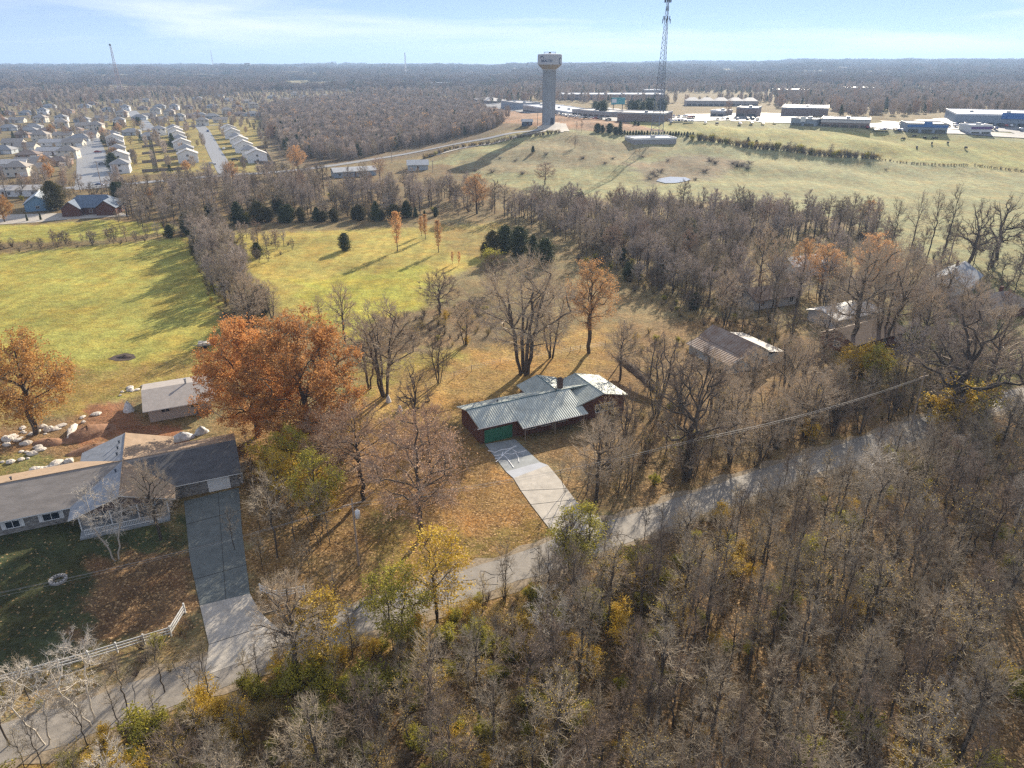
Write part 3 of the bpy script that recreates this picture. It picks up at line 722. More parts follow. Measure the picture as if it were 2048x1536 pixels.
# --- far masses: one geometry-nodes object per wood that reads as one mass
SRC = {}
def source(key, meshes):
    c = bpy.data.collections.new('source_' + key)
    for i, m in enumerate(meshes): c.objects.link(bpy.data.objects.new('%s_source_%d' % (key, i), m))
    SRC[key] = c
FT = dict(
 bare=faruni(1, 11, 3.6, 260, TWIGF), bare2=faruni(2, 10, 3.2, 240, TWIG), rust=faruni(3, 11, 3.8, 200, TWIGR, L_BUD), ced=faruni(4, 8, 2.4, 240, TWIGD, L_CED, 'c'), tan=faruni(5, 10, 3.4, 180, TWIG, L_TAN))
source('mixed', [FT['bare'], FT['bare2'], FT['bare'], FT['rust'], FT['ced']])
source('thick', [FT['bare'], FT['bare'], FT['bare2'], FT['ced'], FT['tan']])
def patch(seed, n, sz, cedar=.15, tr=90):
    rr = random.Random(seed); C = B()
    for k in range(n):
        x = rr.uniform(-sz, sz); y = rr.uniform(-sz, sz); h = rr.uniform(8, 13); r = rr.uniform(3, 5); ced = rr.random() < cedar
        for j in range(tr):
            z = rr.uniform(.15, 1); a = rr.random() * 6.28; q = r * (math.sin(z * 2.8) ** .5) * rr.random() ** .35
            mi = 1 if ced else (2 if rr.random() < .35 else 0)
            C.leaf(Vector((x + math.cos(a) * q, y + math.sin(a) * q, h * z)), rr.uniform(.5, 1.0), rr, mi, up=.2)
    return C.mesh('far_wood_patch', [mat('far_twigs', (.30, .25, .205), .9, .3, .3, rnd=.25), L_CED, mat('far_twigs_brown', (.27, .18, .13), .9, .3, .3, rnd=.2)])
source('patch', [patch(1, 16, 17, .12), patch(2, 16, 17, .3), patch(3, 14, 17, .06)])

def scatter(name, key, pts, label, cat, z=0.0):
    """pts: rows x, y, scale, index"""
    pts = np.asarray(pts, float); n = len(pts); zz = hgt(pts[:, 0], pts[:, 1]) + z
    me = bpy.data.meshes.new(name); me.vertices.add(n)
    me.vertices.foreach_set('co', np.stack([pts[:, 0], pts[:, 1], zz], 1).ravel())
    rs = np.random.RandomState(n)
    for nm, ty, ar in (('scl', 'FLOAT_VECTOR', (pts[:, 2:3] * np.stack([rs.uniform(.85, 1.15, n), rs.uniform(.85, 1.15, n), rs.uniform(.8, 1.2, n)], 1)).ravel()),
                       ('rot', 'FLOAT_VECTOR', np.stack([np.zeros(n), np.zeros(n), rs.rand(n) * 6.28], 1).ravel())):
        a = me.attributes.new(nm, ty, 'POINT'); a.data.foreach_set('vector', ar)
    a = me.attributes.new('pick', 'INT', 'POINT'); a.data.foreach_set('value', pts[:, 3].astype(np.int32))
    o = put(name, me); ng = bpy.data.node_groups.new(name, 'GeometryNodeTree')
    ng.interface.new_socket('Geometry', in_out='INPUT', socket_type='NodeSocketGeometry'); ng.interface.new_socket('Geometry', in_out='OUTPUT', socket_type='NodeSocketGeometry')
    q = ng.nodes.new; gi = q('NodeGroupInput'); go = q('NodeGroupOutput'); ip = q('GeometryNodeInstanceOnPoints'); ci = q('GeometryNodeCollectionInfo')
    ci.inputs['Collection'].default_value = SRC[key]; ci.inputs['Separate Children'].default_value = True; ci.inputs['Reset Children'].default_value = True
    def na(nm, ty):
        a = q('GeometryNodeInputNamedAttribute'); a.data_type = ty; a.inputs['Name'].default_value = nm; return a
    l = ng.links.new
    l(gi.outputs[0], ip.inputs['Points']); l(ci.outputs[0], ip.inputs['Instance']); ip.inputs['Pick Instance'].default_value = True
    l(na('pick', 'INT').outputs[0], ip.inputs['Instance Index']); l(na('rot', 'FLOAT_VECTOR').outputs[0], ip.inputs['Rotation']); l(na('scl', 'FLOAT_VECTOR').outputs[0], ip.inputs['Scale'])
    l(ip.outputs[0], go.inputs[0])
    md = o.modifiers.new('scatter', 'NODES'); md.node_group = ng
    return tag(o, label, cat, kind='stuff')

def fill(poly, gap, seed=1, avoid=(), dens=None):
    xs = [p[0] for p in poly]; ys = [p[1] for p in poly]; rs = np.random.RandomState(seed)
    gx, gy = np.meshgrid(np.arange(min(xs), max(xs), gap), np.arange(min(ys), max(ys), gap)); n = gx.size
    x = gx.ravel() + rs.uniform(-.5, .5, n) * gap; y = gy.ravel() + rs.uniform(-.5, .5, n) * gap
    k = inside(poly, x, y)
    for a in avoid:
        if isinstance(a, list): k &= ~inside(a, x, y)
        else: k &= np.hypot(x - a[0], y - a[1]) > a[2]
    if dens is not None: k &= rs.rand(n) < dens(x, y)
    return np.stack([x[k], y[k]], 1)
def near_line(pts, x, y):
    d = np.full(np.shape(x), 1e9)
    for (x0, y0), (x1, y1) in zip(pts[:-1], pts[1:]):
        dx, dy = x1 - x0, y1 - y0; t = np.clip(((x - x0) * dx + (y - y0) * dy) / (dx * dx + dy * dy + 1e-9), 0, 1)
        d = np.minimum(d, np.hypot(x - x0 - t * dx, y - y0 - t * dy))
    return d
def rows(xy, seed, lo, hi, weights):
    rs = np.random.RandomState(seed); n = len(xy)
    return np.hstack([xy, rs.uniform(lo, hi, (n, 1)), rs.choice(len(weights), n, p=np.array(weights) / sum(weights))[:, None]])

# young grey thicket in front of the suburb
th = fill(G2([(520,225),(560,212),(700,196),(770,200),(905,206),(960,218),(1010,246),(990,258),(900,280),(800,300),(690,326),(590,318),(560,290),(530,255)]), 4.6, 3)
scatter('thicket', 'thick', rows(th, 4, .55, .95, [3, 3, 2, 1.6, .5]), 'grey leafless thicket filling the low ground between the suburb and the pasture', 'thicket')
# suburb trees as a mass behind the streets, then woods to the horizon
NOFLAT = [G2(q) for q in ([(900,212),(1060,205),(1150,205),(1330,214),(1350,206),(1530,206),(1560,216),(1660,220),(1680,238),(1900,228),(2400,234),(2500,330),(1700,262),(1330,258),(1250,262),(1100,262),(930,225)],
                          [(1120,196),(1330,186),(1540,188),(1560,200),(1330,206),(1150,200)])]
SUBZ = G2([(-250,210),(130,212),(320,196),(440,196),(540,178),(680,178),(790,212),(640,232),(520,262),(560,346),(200,382),(-400,400)])
fp = fill([(-900, 560), (-900, 1500), (1300, 1500), (1300, 560)], 13, 8, NOFLAT + [SUBZ, G2([(1250,300),(1400,236),(2700,290),(2700,600),(1250,400)]), G2([(520,225),(905,200),(1010,246),(860,310),(600,345)])], lambda x, y: np.where(np.abs(x) < y * .85, np.where(wob(x, y, 300, 6) > -.38, .95, .15), 0))
fp = fp[np.hypot(fp[:, 0], fp[:, 1]) > 600]
scatter('mixed_wood', 'mixed', rows(fp, 9, .8, 1.25, [3, 3, 2, .8, 1.6]), 'grey brown wood covering the plain behind the streets and shops', 'wood')
def ringfill(r0, r1, gap, seed, dens):
    rs = np.random.RandomState(seed); a = .82; n = int((r1*r1 - r0*r0) * a / gap / gap)
    r = np.sqrt(rs.uniform(r0*r0, r1*r1, n)); t = rs.uniform(-a, a, n); x = r * np.sin(t); y = r * np.cos(t)
    k = (rs.rand(n) < dens(x, y)) & ~((np.abs(x) < 1300) & (y < 1500)); return np.stack([x[k], y[k]], 1)
d1 = lambda x, y: np.where(wob(x, y, 700, 4) > .08, .05, .97)
f1 = ringfill(1200, 2800, 30, 21, d1); f2 = ringfill(2800, 6500, 50, 22, d1)
scatter('distant_wood', 'patch', np.vstack([rows(f1, 10, .9, 1.2, [3, 2, 2]), rows(f2, 11, 1.2, 1.6, [3, 2, 2])]), 'hazy distant woods rolling out to the horizon', 'wood')
# ------------------------------------------------------------------ building materials
BRICK = mat('red_brick', (.14, .065, .048), .9, .35, 5, .01, bscale=14)
STONE = mat('rubble_stone', (.40, .38, .35), .9, .5, 2.2, .03, c2=(.10, .09, .085), stretch=(1, 1, 2.2), det=3)
METALR = mat('green_grey_metal_roof', (.47, .50, .45), .5, .25, .6, .0, spec=.5, metal=.12, det=9)
METALRIB = mat('roof_ribs', (.30, .36, .37), .45, .1, 1, spec=.5, metal=.3)
RIDGE = mat('teal_ridge_cap', (.07, .15, .18), .5, .15, 2)
SHING = mat('grey_brown_shingles', (.245, .22, .20), .92, .2, 1.2, .015, bscale=8, stretch=(.4, 1, 1), det=8)
SHINGD = mat('dark_shingles', (.10, .10, .105), .9, .25, 1.2, .015, bscale=8, stretch=(.4, 1, 1), det=8)
SHINGT = mat('tan_sunlit_shingles', (.33, .24, .165), .92, .2, 1.2, .015, bscale=8, det=8)  # warm shingle copy, sunlight painted on the slopes facing the sun
SHINGB = mat('bluish_and_shade_shingles', (.27, .29, .32), .8, .2, 1.2, .015, bscale=8, det=8)  # grey gable house's own colour; painted shade tint on the stone house
WHITE = mat('white_paint', (.72, .72, .70), .6, .08, 2)
GREY = mat('grey_siding', (.42, .41, .40), .7, .1, 1, stretch=(.2, .2, 6))
BLOCK = mat('tan_block_wall', (.42, .36, .32), .9, .15, 3, stretch=(1, 1, 3))
GLASS = mat('window_glass', (.03, .04, .055), .08, .1, 1, spec=.8)
DARK = mat('dark_interior', (.025, .022, .02), .8, .1, 1)
GREEN_D = mat('green_door_paint', (.04, .17, .105), .6, .12, 1.5)
WOOD = mat('weathered_wood', (.26, .21, .17), .95, .4, 2.5, .01, stretch=(4, 4, .4))
BARNW = mat('grey_barn_boards', (.42, .46, .47), .9, .3, 1.6, .01, stretch=(3, 3, .25))
RUST = mat('rusty_tin', (.36, .31, .27), .7, .35, .5, c2=(.22, .13, .08), metal=.2, det=7)
TIN = mat('pale_tin', (.58, .57, .54), .45, .15, .8, metal=.4, spec=.5)
DIRTY = mat('dirty_white_plastic', (.6, .6, .6), .6, .35, 2.5, .03)
SOIL = mat('red_clay', (.27, .15, .09), .95, .3, 1.4, .1)
ROCK = mat('pale_limestone', (.55, .50, .44), .9, .3, 2, .05)
STEEL = mat('galvanised_steel', (.35, .37, .39), .5, .15, 2, metal=.5)
DSTEEL = mat('dark_lattice_steel', (.06, .075, .10), .6, .15, 2)
WHITESTEEL = mat('white_lattice_paint', (.75, .76, .78), .5, .1, 2)
POLEW = mat('pole_wood', (.33, .27, .22), .95, .3, 3, stretch=(3, 3, .3))

class Frame:
    def __init__(s, x, y, deg):
        s.o = (x, y); s.c = math.cos(math.radians(deg)); s.s = math.sin(math.radians(deg)); s.deg = deg
def rib_plane(b, p00, p10, p11, p01, n, mi, h=.05, w=.05, lift=.004):
    """raised ribs running from edge p00-p10 (eave) to p01-p11 (ridge)"""
    p00, p10, p11, p01 = map(Vector, (p00, p10, p11, p01))
    nn = (p10 - p00).cross(p01 - p00).normalized()
    if nn.z < 0: nn = -nn
    for i in range(n + 1):
        t = i / n; a = p00.lerp(p10, t); c = p01.lerp(p11, t); e = (p10 - p00).normalized() * w / 2
        if (c - a).length < .3: continue
        b.add([a - e + nn * lift, a + e + nn * lift, c + e + nn * lift, c - e + nn * lift, a - e * .4 + nn * h, a + e * .4 + nn * h, c + e * .4 + nn * h, c - e * .4 + nn * h],
              [(4, 5, 6, 7), (0, 4, 7, 3), (1, 2, 6, 5), (0, 1, 5, 4), (3, 7, 6, 2)], mi)
def ccw(poly):
    n = sum((poly[i][0] * poly[(i + 1) % len(poly)][1] - poly[(i + 1) % len(poly)][0] * poly[i][1]) for i in range(len(poly)))
    return poly if n > 0 else poly[::-1]
def gable_wall(b, axis, c0, c1, pos, z0, z1, mi=0, th=.12, mid=None):
    """triangular gable: axis 'a' means it spans in x at y=pos"""
    mid = (c0 + c1) / 2 if mid is None else mid
    if axis == 'a': p = [(c0, pos, z0), (c1, pos, z0), (mid, pos, z1)]; d = (0, th, 0)
    else: p = [(pos, c0, z0), (pos, c1, z0), (pos, mid, z1)]; d = (th, 0, 0)
    q = [(v[0] + d[0], v[1] + d[1], v[2]) for v in p]
    b.add(p + q, [(0, 1, 2), (5, 4, 3), (0, 3, 4, 1), (1, 4, 5, 2), (2, 5, 3, 0)], mi)
def window(parent, x0, x1, y, z0, z1, face=-1, shutters=False, side=False, panes=2, frame=WHITE):
    """framed window on a wall; face = outward direction along local y (or x when side)"""
    t = .05; f = B(); g = B(); s = B()
    def bx(bb, u0, u1, d0, d1, w0, w1):
        d0, d1 = sorted((y + face * d0, y + face * d1))
        if side: bb.box(d0, d1, u0, u1, w0, w1)
        else: bb.box(u0, u1, d0, d1, w0, w1)
    w = .09
    bx(f, x0 - w, x1 + w, .004, .07, z1, z1 + w); bx(f, x0 - w, x1 + w, .004, .09, z0 - w, z0); bx(f, x0 - w, x0, .004, .07, z0, z1); bx(f, x1, x1 + w, .004, .07, z0, z1)
    for k in range(1, panes):
        xm = x0 + (x1 - x0) * k / panes; bx(f, xm - .035, xm + .035, .004, .06, z0, z1)
    bx(g, x0, x1, .003, .03, z0, z1)
    o = part('window', f, frame, parent); part('pane', g, GLASS, o)
    if shutters:
        for a, c in ((x0 - w - .42, x0 - w - .02), (x1 + w + .02, x1 + w + .42)):
            q = B(); bx(q, a, c, .004, .05, z0 - w, z1 + w); part('shutter', q, WHITE, parent)

# ------------------------------------------------------------------ the ranch house with the metal roof
a26 = math.radians(26)
hx, hy = -5.5 + math.sin(a26) * .9, 98.2 - math.cos(a26) * .9
H1 = thing('ranch_house', 'low red brick ranch house with pale ribbed metal roof and green garage door', 'house', (hx, hy, 0), a26)
E_, R_, RB, BK = 3.15, 4.45, 4.3, 8.7
sl = (R_ - E_) / RB
w = B()
w.box(.45, 7.0, .5, 8.3, -.3, E_ - .1 + .12)
w.box(7.0, 17.9, .1, 8.3, -.3, E_ - .05)
w.box(17.9, 27.3, .35, 8.8, -.3, E_ - .05)
w.box(12.8, 19.8, 8.3, 11.3, -.3, E_ - .05)
gable_wall(w, 'b', .5, 8.3, .45, E_, R_ - .12)
gable_wall(w, 'a', 18.0, 27.2, .35, E_ - .05, R_ - .1)
gable_wall(w, 'a', 12.8, 19.8, 11.18, E_ - .05, R_ - .1)
part('wall', w, BRICK, H1)
r = B(); T_ = .14
fr = [(0, 0, E_), (6.6, 0, E_), (6.6, -1.9, E_ - 1.9 * sl), (18.6, -1.9, E_ - 1.9 * sl), (18.6, 0, E_), (18.6, RB, R_), (-.3, RB, R_)]
r.slab(fr, T_, 0)
bkp = [(-.3, RB, R_ - .002), (22.6, RB, R_ - .002), (22.6, BK, E_), (-.3 , BK, E_)]
r.slab(bkp, T_, 0)
r.slab([(17.5, -.1, E_ + .02), (22.65, -.1, R_ + .05), (22.65, 9.3, R_ + .05), (17.5, 9.3, E_ + .02)], T_, 0)
r.slab([(22.65, -.1, R_ + .048), (27.8, -.1, E_ + .02), (27.8, 9.3, E_ + .02), (22.65, 9.3, R_ + .048)], T_, 0)
r.slab([(12.3, 4.2, E_ + .01), (16.3, 4.2, R_ - .04), (16.3, 11.8, R_ - .04), (12.3, 11.8, E_ + .01)], T_, 0)
r.slab([(16.3, 4.2, R_ - .042), (20.3, 4.2, E_ + .01), (20.3, 11.8, E_ + .01), (16.3, 11.8, R_ - .042)], T_, 0)
rib_plane(r, (0, 0, E_), (6.55, 0, E_), (6.55, RB, R_), (0, RB, R_), 17, 1)
rib_plane(r, (6.65, -1.9, E_ - 1.9 * sl), (18.5, -1.9, E_ - 1.9 * sl), (18.5, RB, R_), (6.65, RB, R_), 30, 1)
rib_plane(r, (0, BK, E_), (12.2, BK, E_), (12.2, RB, R_), (0, RB, R_), 31, 1)
rib_plane(r, (17.5, 0, E_ + .02), (17.5, 9.3, E_ + .02), (22.6, 9.3, R_ + .05), (22.6, 0, R_ + .05), 24, 1)
rib_plane(r, (27.8, 0, E_ + .02), (27.8, 9.3, E_ + .02), (22.7, 9.3, R_ + .05), (22.7, 0, R_ + .05), 24, 1)
rib_plane(r, (12.3, 6, E_ + .01), (12.3, 11.8, E_ + .01), (16.25, 11.8, R_ - .04), (16.25, 6, R_ - .04), 15, 1)
rib_plane(r, (20.3, 8, E_ + .01), (20.3, 11.8, E_ + .01), (16.35, 11.8, R_ - .04), (16.35, 8, R_ - .04), 10, 1)
H1r = part('roof', r, [METALR, METALRIB], H1)
q = B()
for p0, p1 in (((-.3, RB, R_ + .03), (22.6, RB, R_ + .03)), ((22.65, -.1, R_ + .08), (22.65, 9.3, R_ + .08)), ((16.3, 4.3, R_), (16.3, 11.8, R_))): q.tube([p0, p1], .09, 4)
part('ridge_cap', q, RIDGE, H1r)
q = B(); q.box(17.3, 18.1, 5.6, 6.3, 3.2, 5.7); q.box(17.22, 18.18, 5.52, 6.38, 5.7, 5.82); q.box(17.5, 17.9, 5.75, 6.15, 5.82, 6.0)
part('chimney', q, mat('soot_brick', (.10, .065, .055), .9, .4, 6), H1r)
q = B(); q.tube([(5.6, 5.5, 3.9), (5.6, 5.5, 4.45)], .07, 6); part('vent_pipe', q, DSTEEL, H1r); q = B(); q.tube([(5.9, 5.9, 3.8), (5.9, 5.9, 4.3)], .12, 6); part('vent_pipe', q, DSTEEL, H1r)
q = B()
for k in range(4): q.box(1.05, 5.95, .40, .48, .02 + k * .58, .02 + k * .58 + .56)
for k in range(8):
    for j in range(4): q.box(1.2 + k * .6, 1.6 + k * .6, .37, .40, .12 + j * .58, .48 + j * .58)
part('garage_door', q, GREEN_D, H1)
q = B(); q.box(.9, 1.05, .38, .5, 0, 2.45); q.box(5.95, 6.1, .38, .5, 0, 2.45); q.box(.9, 6.1, .38, .5, 2.45, 2.6); part('door_surround', q, BRICK, H1)
for x in (8.2, 11.0, 14.2): window(H1, x, x + 1.7, .1, 1.0, 2.2)
window(H1, 21.5, 25.0, .35, 1.0, 2.3, panes=4)
window(H1, 2, 5.5, 27.3, 1.0, 2.3, face=1, side=True, panes=4)
q = B(); q.box(12.95, 13.0 + .75, .0, .1, 0, 2.1); part('front_door', q, WOOD, H1)
for x in (7.2, 12.6, 18.0): q = B(); q.box(x, x + .14, -1.6, -1.46, 0, 2.42); part('porch_post', q, WOOD, H1)
q = B()
q.box(-.32, 6.62, -.10, -.003, E_ - .15, E_ - .04); q.box(6.62, 18.6, -2.0, -1.903, E_ - 1.9*sl - .15, E_ - 1.9*sl - .03); part('gutter', q, WHITE, H1)

# ------------------------------------------------------------------ the stone ranch house on the left
a24 = math.radians(24)
H2 = thing('stone_house', 'long stone ranch house with crossing grey brown shingle gables and white porch railing', 'house', (-54.1, 85.5, 0), a24)
w = B()
w.box(-30, 14.3, -5.75, 5.75, -.4, 2.45); w.box(-5.5, 5.5, 5.75, 8.3, -.4, 2.4); w.box(-5.5, 5.5, -7.6, -5.75, -.4, 2.4)
gable_wall(w, 'b', -5.7, 5.7, 14.2, 2.45, 4.25); part('wall', w, STONE, H2)
for y_ in (-9.1, 8.15): w = B(); gable_wall(w, 'a', -5.6, 5.6, y_, 2.4, 4.25); part('gable_siding', w, mat('brown_siding', (.17, .12, .10), .8, .2, 2), H2)
r = B(); Rz, Ez = 4.42, 2.35
r.slab([(-30.3, -6.4, Ez), (14.8, -6.4, Ez), (14.8, 0, Rz), (-30.3, 0, Rz)], .13, 0, 4)
r.slab([(-30.3, 0, Rz - .002), (14.8, 0, Rz - .002), (14.8, 6.4, Ez), (-30.3, 6.4, Ez)], .13, 2, 4)
r.slab([(-6.2, -9.7, Ez + .03), (0, -9.7, Rz + .03), (0, 8.9, Rz + .03), (-6.2, 8.9, Ez + .03)], .13, 3, 4)
r.slab([(0, -9.7, Rz + .028), (6.2, -9.7, Ez + .03), (6.2, 8.9, Ez + .03), (0, 8.9, Rz + .028)], .13, 2, 4)
r.slab([(6.3, -6.38, Ez + .045), (14.78, -6.38, Ez + .045), (14.78, 0, Rz + .025), (.9, -.6, Rz - .14)], .02, 1)
H2r = part('roof', r, [SHING, SHINGD, SHINGT, SHINGB, WHITE], H2)  # slopes tinted by facing: tan paints sun, bluish paints shade
q = B(); 
for p0, p1 in (((-30.3, 0, Rz + .03), (14.8, 0, Rz + .03)), ((0, -9.7, Rz + .06), (0, 8.9, Rz + .06))): q.tube([p0, p1], .07, 4)
part('ridge_cap', q, SHINGT, H2r)
for x, y in ((-13.5, 1.3), (4.8, 3.0), (-.9, 4.5), (-.8, 6.3), (-.9, 2.6), (-.8, -2.5)):
    z = Rz - abs(y if abs(x) > 6 else x) * .32; q = B(); q.tube([(x, y, z - .1), (x, y, z + .4)], .11, 6); q.tube([(x, y, z + .38), (x, y, z + .46)], .18, 6); part('vent_pipe', q, DSTEEL, H2r)
q = B(); q.box(10.2, 13.1, -5.86, -5.78, .02, 2.1); part('garage_door', q, WHITE, H2, label='white garage door on the darker shingled end')
for k, (x0, x1) in enumerate(((-13.7, -12.2), (-9.6, -7.8), (-19.5, -17.8))): window(H2, x0, x1, -5.75, .85, 1.75, shutters=True, panes=2)
q = B(); q.box(-5.2, 5.2, -11.0, -7.6, -.1, .28); part('porch_floor', q, CONC2, H2)
q = B()
q.box(-4.6, 4.2, -10.75, -10.68, 1.12, 1.2); q.box(-4.6, 4.2, -10.75, -10.68, .4, .47)
for k in range(45): q.box(-4.6 + k * .197, -4.55 + k * .197, -10.74, -10.69, .47, 1.12)
rl = part('porch_railing', q, WHITE, H2)
for x in (-5.1, -1.6, 1.6, 5.1):
    q = B(); q.box(x - .07, x + .07, -9.3, -9.16, .28, 2.42); part('porch_post', q, WHITE, H2)
q = B(); q.box(-.5, .45, -7.7, -7.6, .28, 2.3); part('front_door', q, DARK, H2)
for x in (-3.6, 2.2): window(H2, x, x + 1.3, -7.6, 1.0, 2.0)
q = B(); q.box(14.35, 14.8, -5.2, -4.5, 0, .7); q.box(14.36, 14.9, -4.3, -3.9, 0, 1.0)
tag(part('trash_bin', q, DIRTY), 'pale bins standing at the garage corner of the stone house', 'bin').matrix_world = Matrix.Translation((-54.1, 85.5, 0)) @ Matrix.Rotation(a24, 4, 'Z')

# outbuilding
H3 = thing('outbuilding', 'small pale block outbuilding with plain grey gable roof behind the stone house', 'outbuilding', (-60.4, 105.4, 0), math.radians(25))
w = B(); w.box(0, 9.7, 0, 10.2, -.3, 2.55); gable_wall(w, 'b', 0, 10.2, 0, 2.5, 3.75); gable_wall(w, 'b', 0, 10.2, 9.58, 2.5, 3.75); part('wall', w, BLOCK, H3)
r = B(); r.slab([(-.7, -1.0, 2.55), (10.6, -1.0, 2.55), (10.6, 5.1, 3.95), (-.7, 5.1, 3.95)], .12, 0, 1); r.slab([(-.7, 5.1, 3.948), (10.6, 5.1, 3.948), (10.6, 11.2, 2.55), (-.7, 11.2, 2.55)], .12, 0, 1)
o = part('roof', r, [mat('pale_shingles', (.34, .31, .29), .9, .15, 1.2, .01, bscale=8, det=8), WHITE], H3)
q = B(); q.tube([(6.3, 5.0, 3.9), (6.3, 5.0, 4.7)], .16, 8); q.tube([(6.3, 5.0, 4.7), (6.3, 5.0, 4.85)], .24, 8); part('flue', q, STEEL, o)
window(H3, 2.0, 3.2, 0, 1.5, 2.0, frame=BLOCK); window(H3, 6.6, 7.8, 0, 1.5, 2.0, frame=BLOCK)
q = B(); q.box(7.3, 8.0, -.75, -.1, 0, .75); q.v += []
o = tag(put('air_conditioner', q.mesh('air_conditioner', DSTEEL)), 'dark outdoor cooling unit against the wall of the block outbuilding', 'cooling unit')
o.matrix_world = Matrix.Translation((-60.4, 105.4, 0)) @ Matrix.Rotation(math.radians(25), 4, 'Z') @ Matrix.Translation((0, 0, 0))

# old barn
H4 = thing('old_barn', 'weathered grey board barn with rusty tin roof and leaning side shed', 'barn', (44.8, 126.7, 0), math.radians(26))
w = B(); w.box(.2, 6.3, 0, 12.6, -.3, 3.2); w.box(-3.0, .2, 0, 12.6, -.3, 2.1); w.box(6.3, 10.7, .4, 12.2, -.3, 2.2)
w.add([(-3, 0, 2.1), (.2, 0, 2.1), (.2, 0, 3.35), (-3, 0, 2.15), (-3, .1, 2.1), (.2, .1, 2.1), (.2, .1, 3.35), (-3, .1, 2.15)], [(0, 1, 2, 3), (7, 6, 5, 4), (0, 4, 5, 1), (2, 6, 7, 3)])
gable_wall(w, 'a', .2, 6.3, -.002, 3.2, 4.9); gable_wall(w, 'a', .2, 6.3, 12.5, 3.2, 4.9)
part('wall', w, BARNW, H4)
r = B(); r.slab([(-.2, -.5, 3.12), (3.2, -.5, 5.05), (3.2, 13.2, 5.05), (-.2, 13.2, 3.12)], .06, 0); r.slab([(3.2, -.5, 5.048), (6.7, -.5, 3.12), (6.7, 13.2, 3.12), (3.2, 13.2, 5.048)], .06, 1)
r.slab([(-3.6, -.3, 2.0), (-.1, -.3, 3.05), (-.1, 13.0, 3.05), (-3.6, 13.0, 2.0)], .06, 0); r.slab([(6.2, .1, 3.1), (11.2, .1, 2.15), (11.2, 12.6, 2.15), (6.2, 12.6, 3.1)], .06, 1)
rib_plane(r, (-.2, -.5, 3.12), (-.2, 13.2, 3.12), (3.2, 13.2, 5.05), (3.2, -.5, 5.05), 20, 0); rib_plane(r, (-3.6, -.3, 2), (-3.6, 13, 2), (-.1, 13, 3.05), (-.1, -.3, 3.05), 20, 0)
part('roof', r, [RUST, mat('faded_tin', (.33, .30, .27), .7, .3, .6, det=7)], H4)
q = B(); q.box(4.6, 6.2, -.09, -.006, 0, 2.3); part('barn_door', q, WOOD, H4, label='dark sliding board door'); q = B(); q.box(3.0, 3.5, -.07, -.006, 3.4, 3.9); part('loft_window', q, DARK, H4); q = B(); q.box(8.6, 9.4, .31, .398, 1.0, 1.7); part('window', q, DARK, H4)

# ------------------------------------------------------------------ other houses, one builder
def house(name, label, cat, x, y, deg, w, d, h, rise, roofm, wallm, hip=False, nwin=4, garage=True, group=None, z=None, rot=0, chim=False, two=False):
    t = thing(name, label, cat, (x, y, gz(x, y) if z is None else z), math.radians(deg), group)
    build_house(t, w, d, h, rise, roofm, wallm, hip, nwin, garage, chim, two); return t
def build_house(t, w, d, h, rise, roofm, wallm, hip, nwin, garage, chim, two, lod=False):
    q = B(); q.box(-w/2, w/2, -d/2, d/2, -1.2, h)
    if not hip: gable_wall(q, 'b', -d/2, d/2, -w/2, h, h + rise - .1); gable_wall(q, 'b', -d/2, d/2, w/2 - .12, h, h + rise - .1)
    part('wall', q, wallm, t)
    o = .55; r = B(); zz = h + .02 - rise * o / (d / 2)
    if hip:
        k = d / 2 * .95; A = [(-w/2-o, -d/2-o, zz), (w/2+o, -d/2-o, zz), (w/2+o, d/2+o, zz), (-w/2-o, d/2+o, zz), (-w/2+k, 0, h+rise), (w/2-k, 0, h+rise)]
        r.add(A + [(v[0], v[1], v[2] - .18) for v in A[:4]], [(0, 1, 5, 4), (1, 2, 5), (2, 3, 4, 5), (3, 0, 4), (6, 7, 1, 0), (7, 8, 2, 1), (8, 9, 3, 2), (9, 6, 0, 3), (9, 8, 7, 6)])
    else:
        r.slab([(-w/2-o, -d/2-o, zz), (w/2+o, -d/2-o, zz), (w/2+o, 0, h+rise), (-w/2-o, 0, h+rise)], .16); r.slab([(-w/2-o, 0, h+rise-.002), (w/2+o, 0, h+rise-.002), (w/2+o, d/2+o, zz), (-w/2-o, d/2+o, zz)], .16)
    ro = part('roof', r, roofm, t)
    if chim: q = B(); q.box(w*.2, w*.2+.7, .6, 1.2, h, h+rise+.9); part('chimney', q, BRICK, ro)
    for lv in range(2 if two else 1):
        z0 = .9 + lv * 2.8
        for k in range(nwin):
            xx = -w/2 + w * (k + .5) / nwin - .5
            if garage and lv == 0 and xx > w * .12: continue
            window(t, xx, xx + 1.1, -d/2, z0, z0 + 1.2)
        window(t, -.6, .6, w/2, z0, z0 + 1.1, face=1, side=True); window(t, -.6, .6, -w/2, z0, z0 + 1.1, face=-1, side=True)
    if garage: q = B(); q.box(w*.16, w*.16 + 3.8, -d/2 - .07, -d/2 - .004, 0, 2.2); part('garage_door', q, WHITE, t)
    q = B(); q.box(-.45, .45, -d/2 - .06, -d/2 - .004, 0, 2.1); part('door', q, mat('brown_door', (.15, .08, .05)), t)

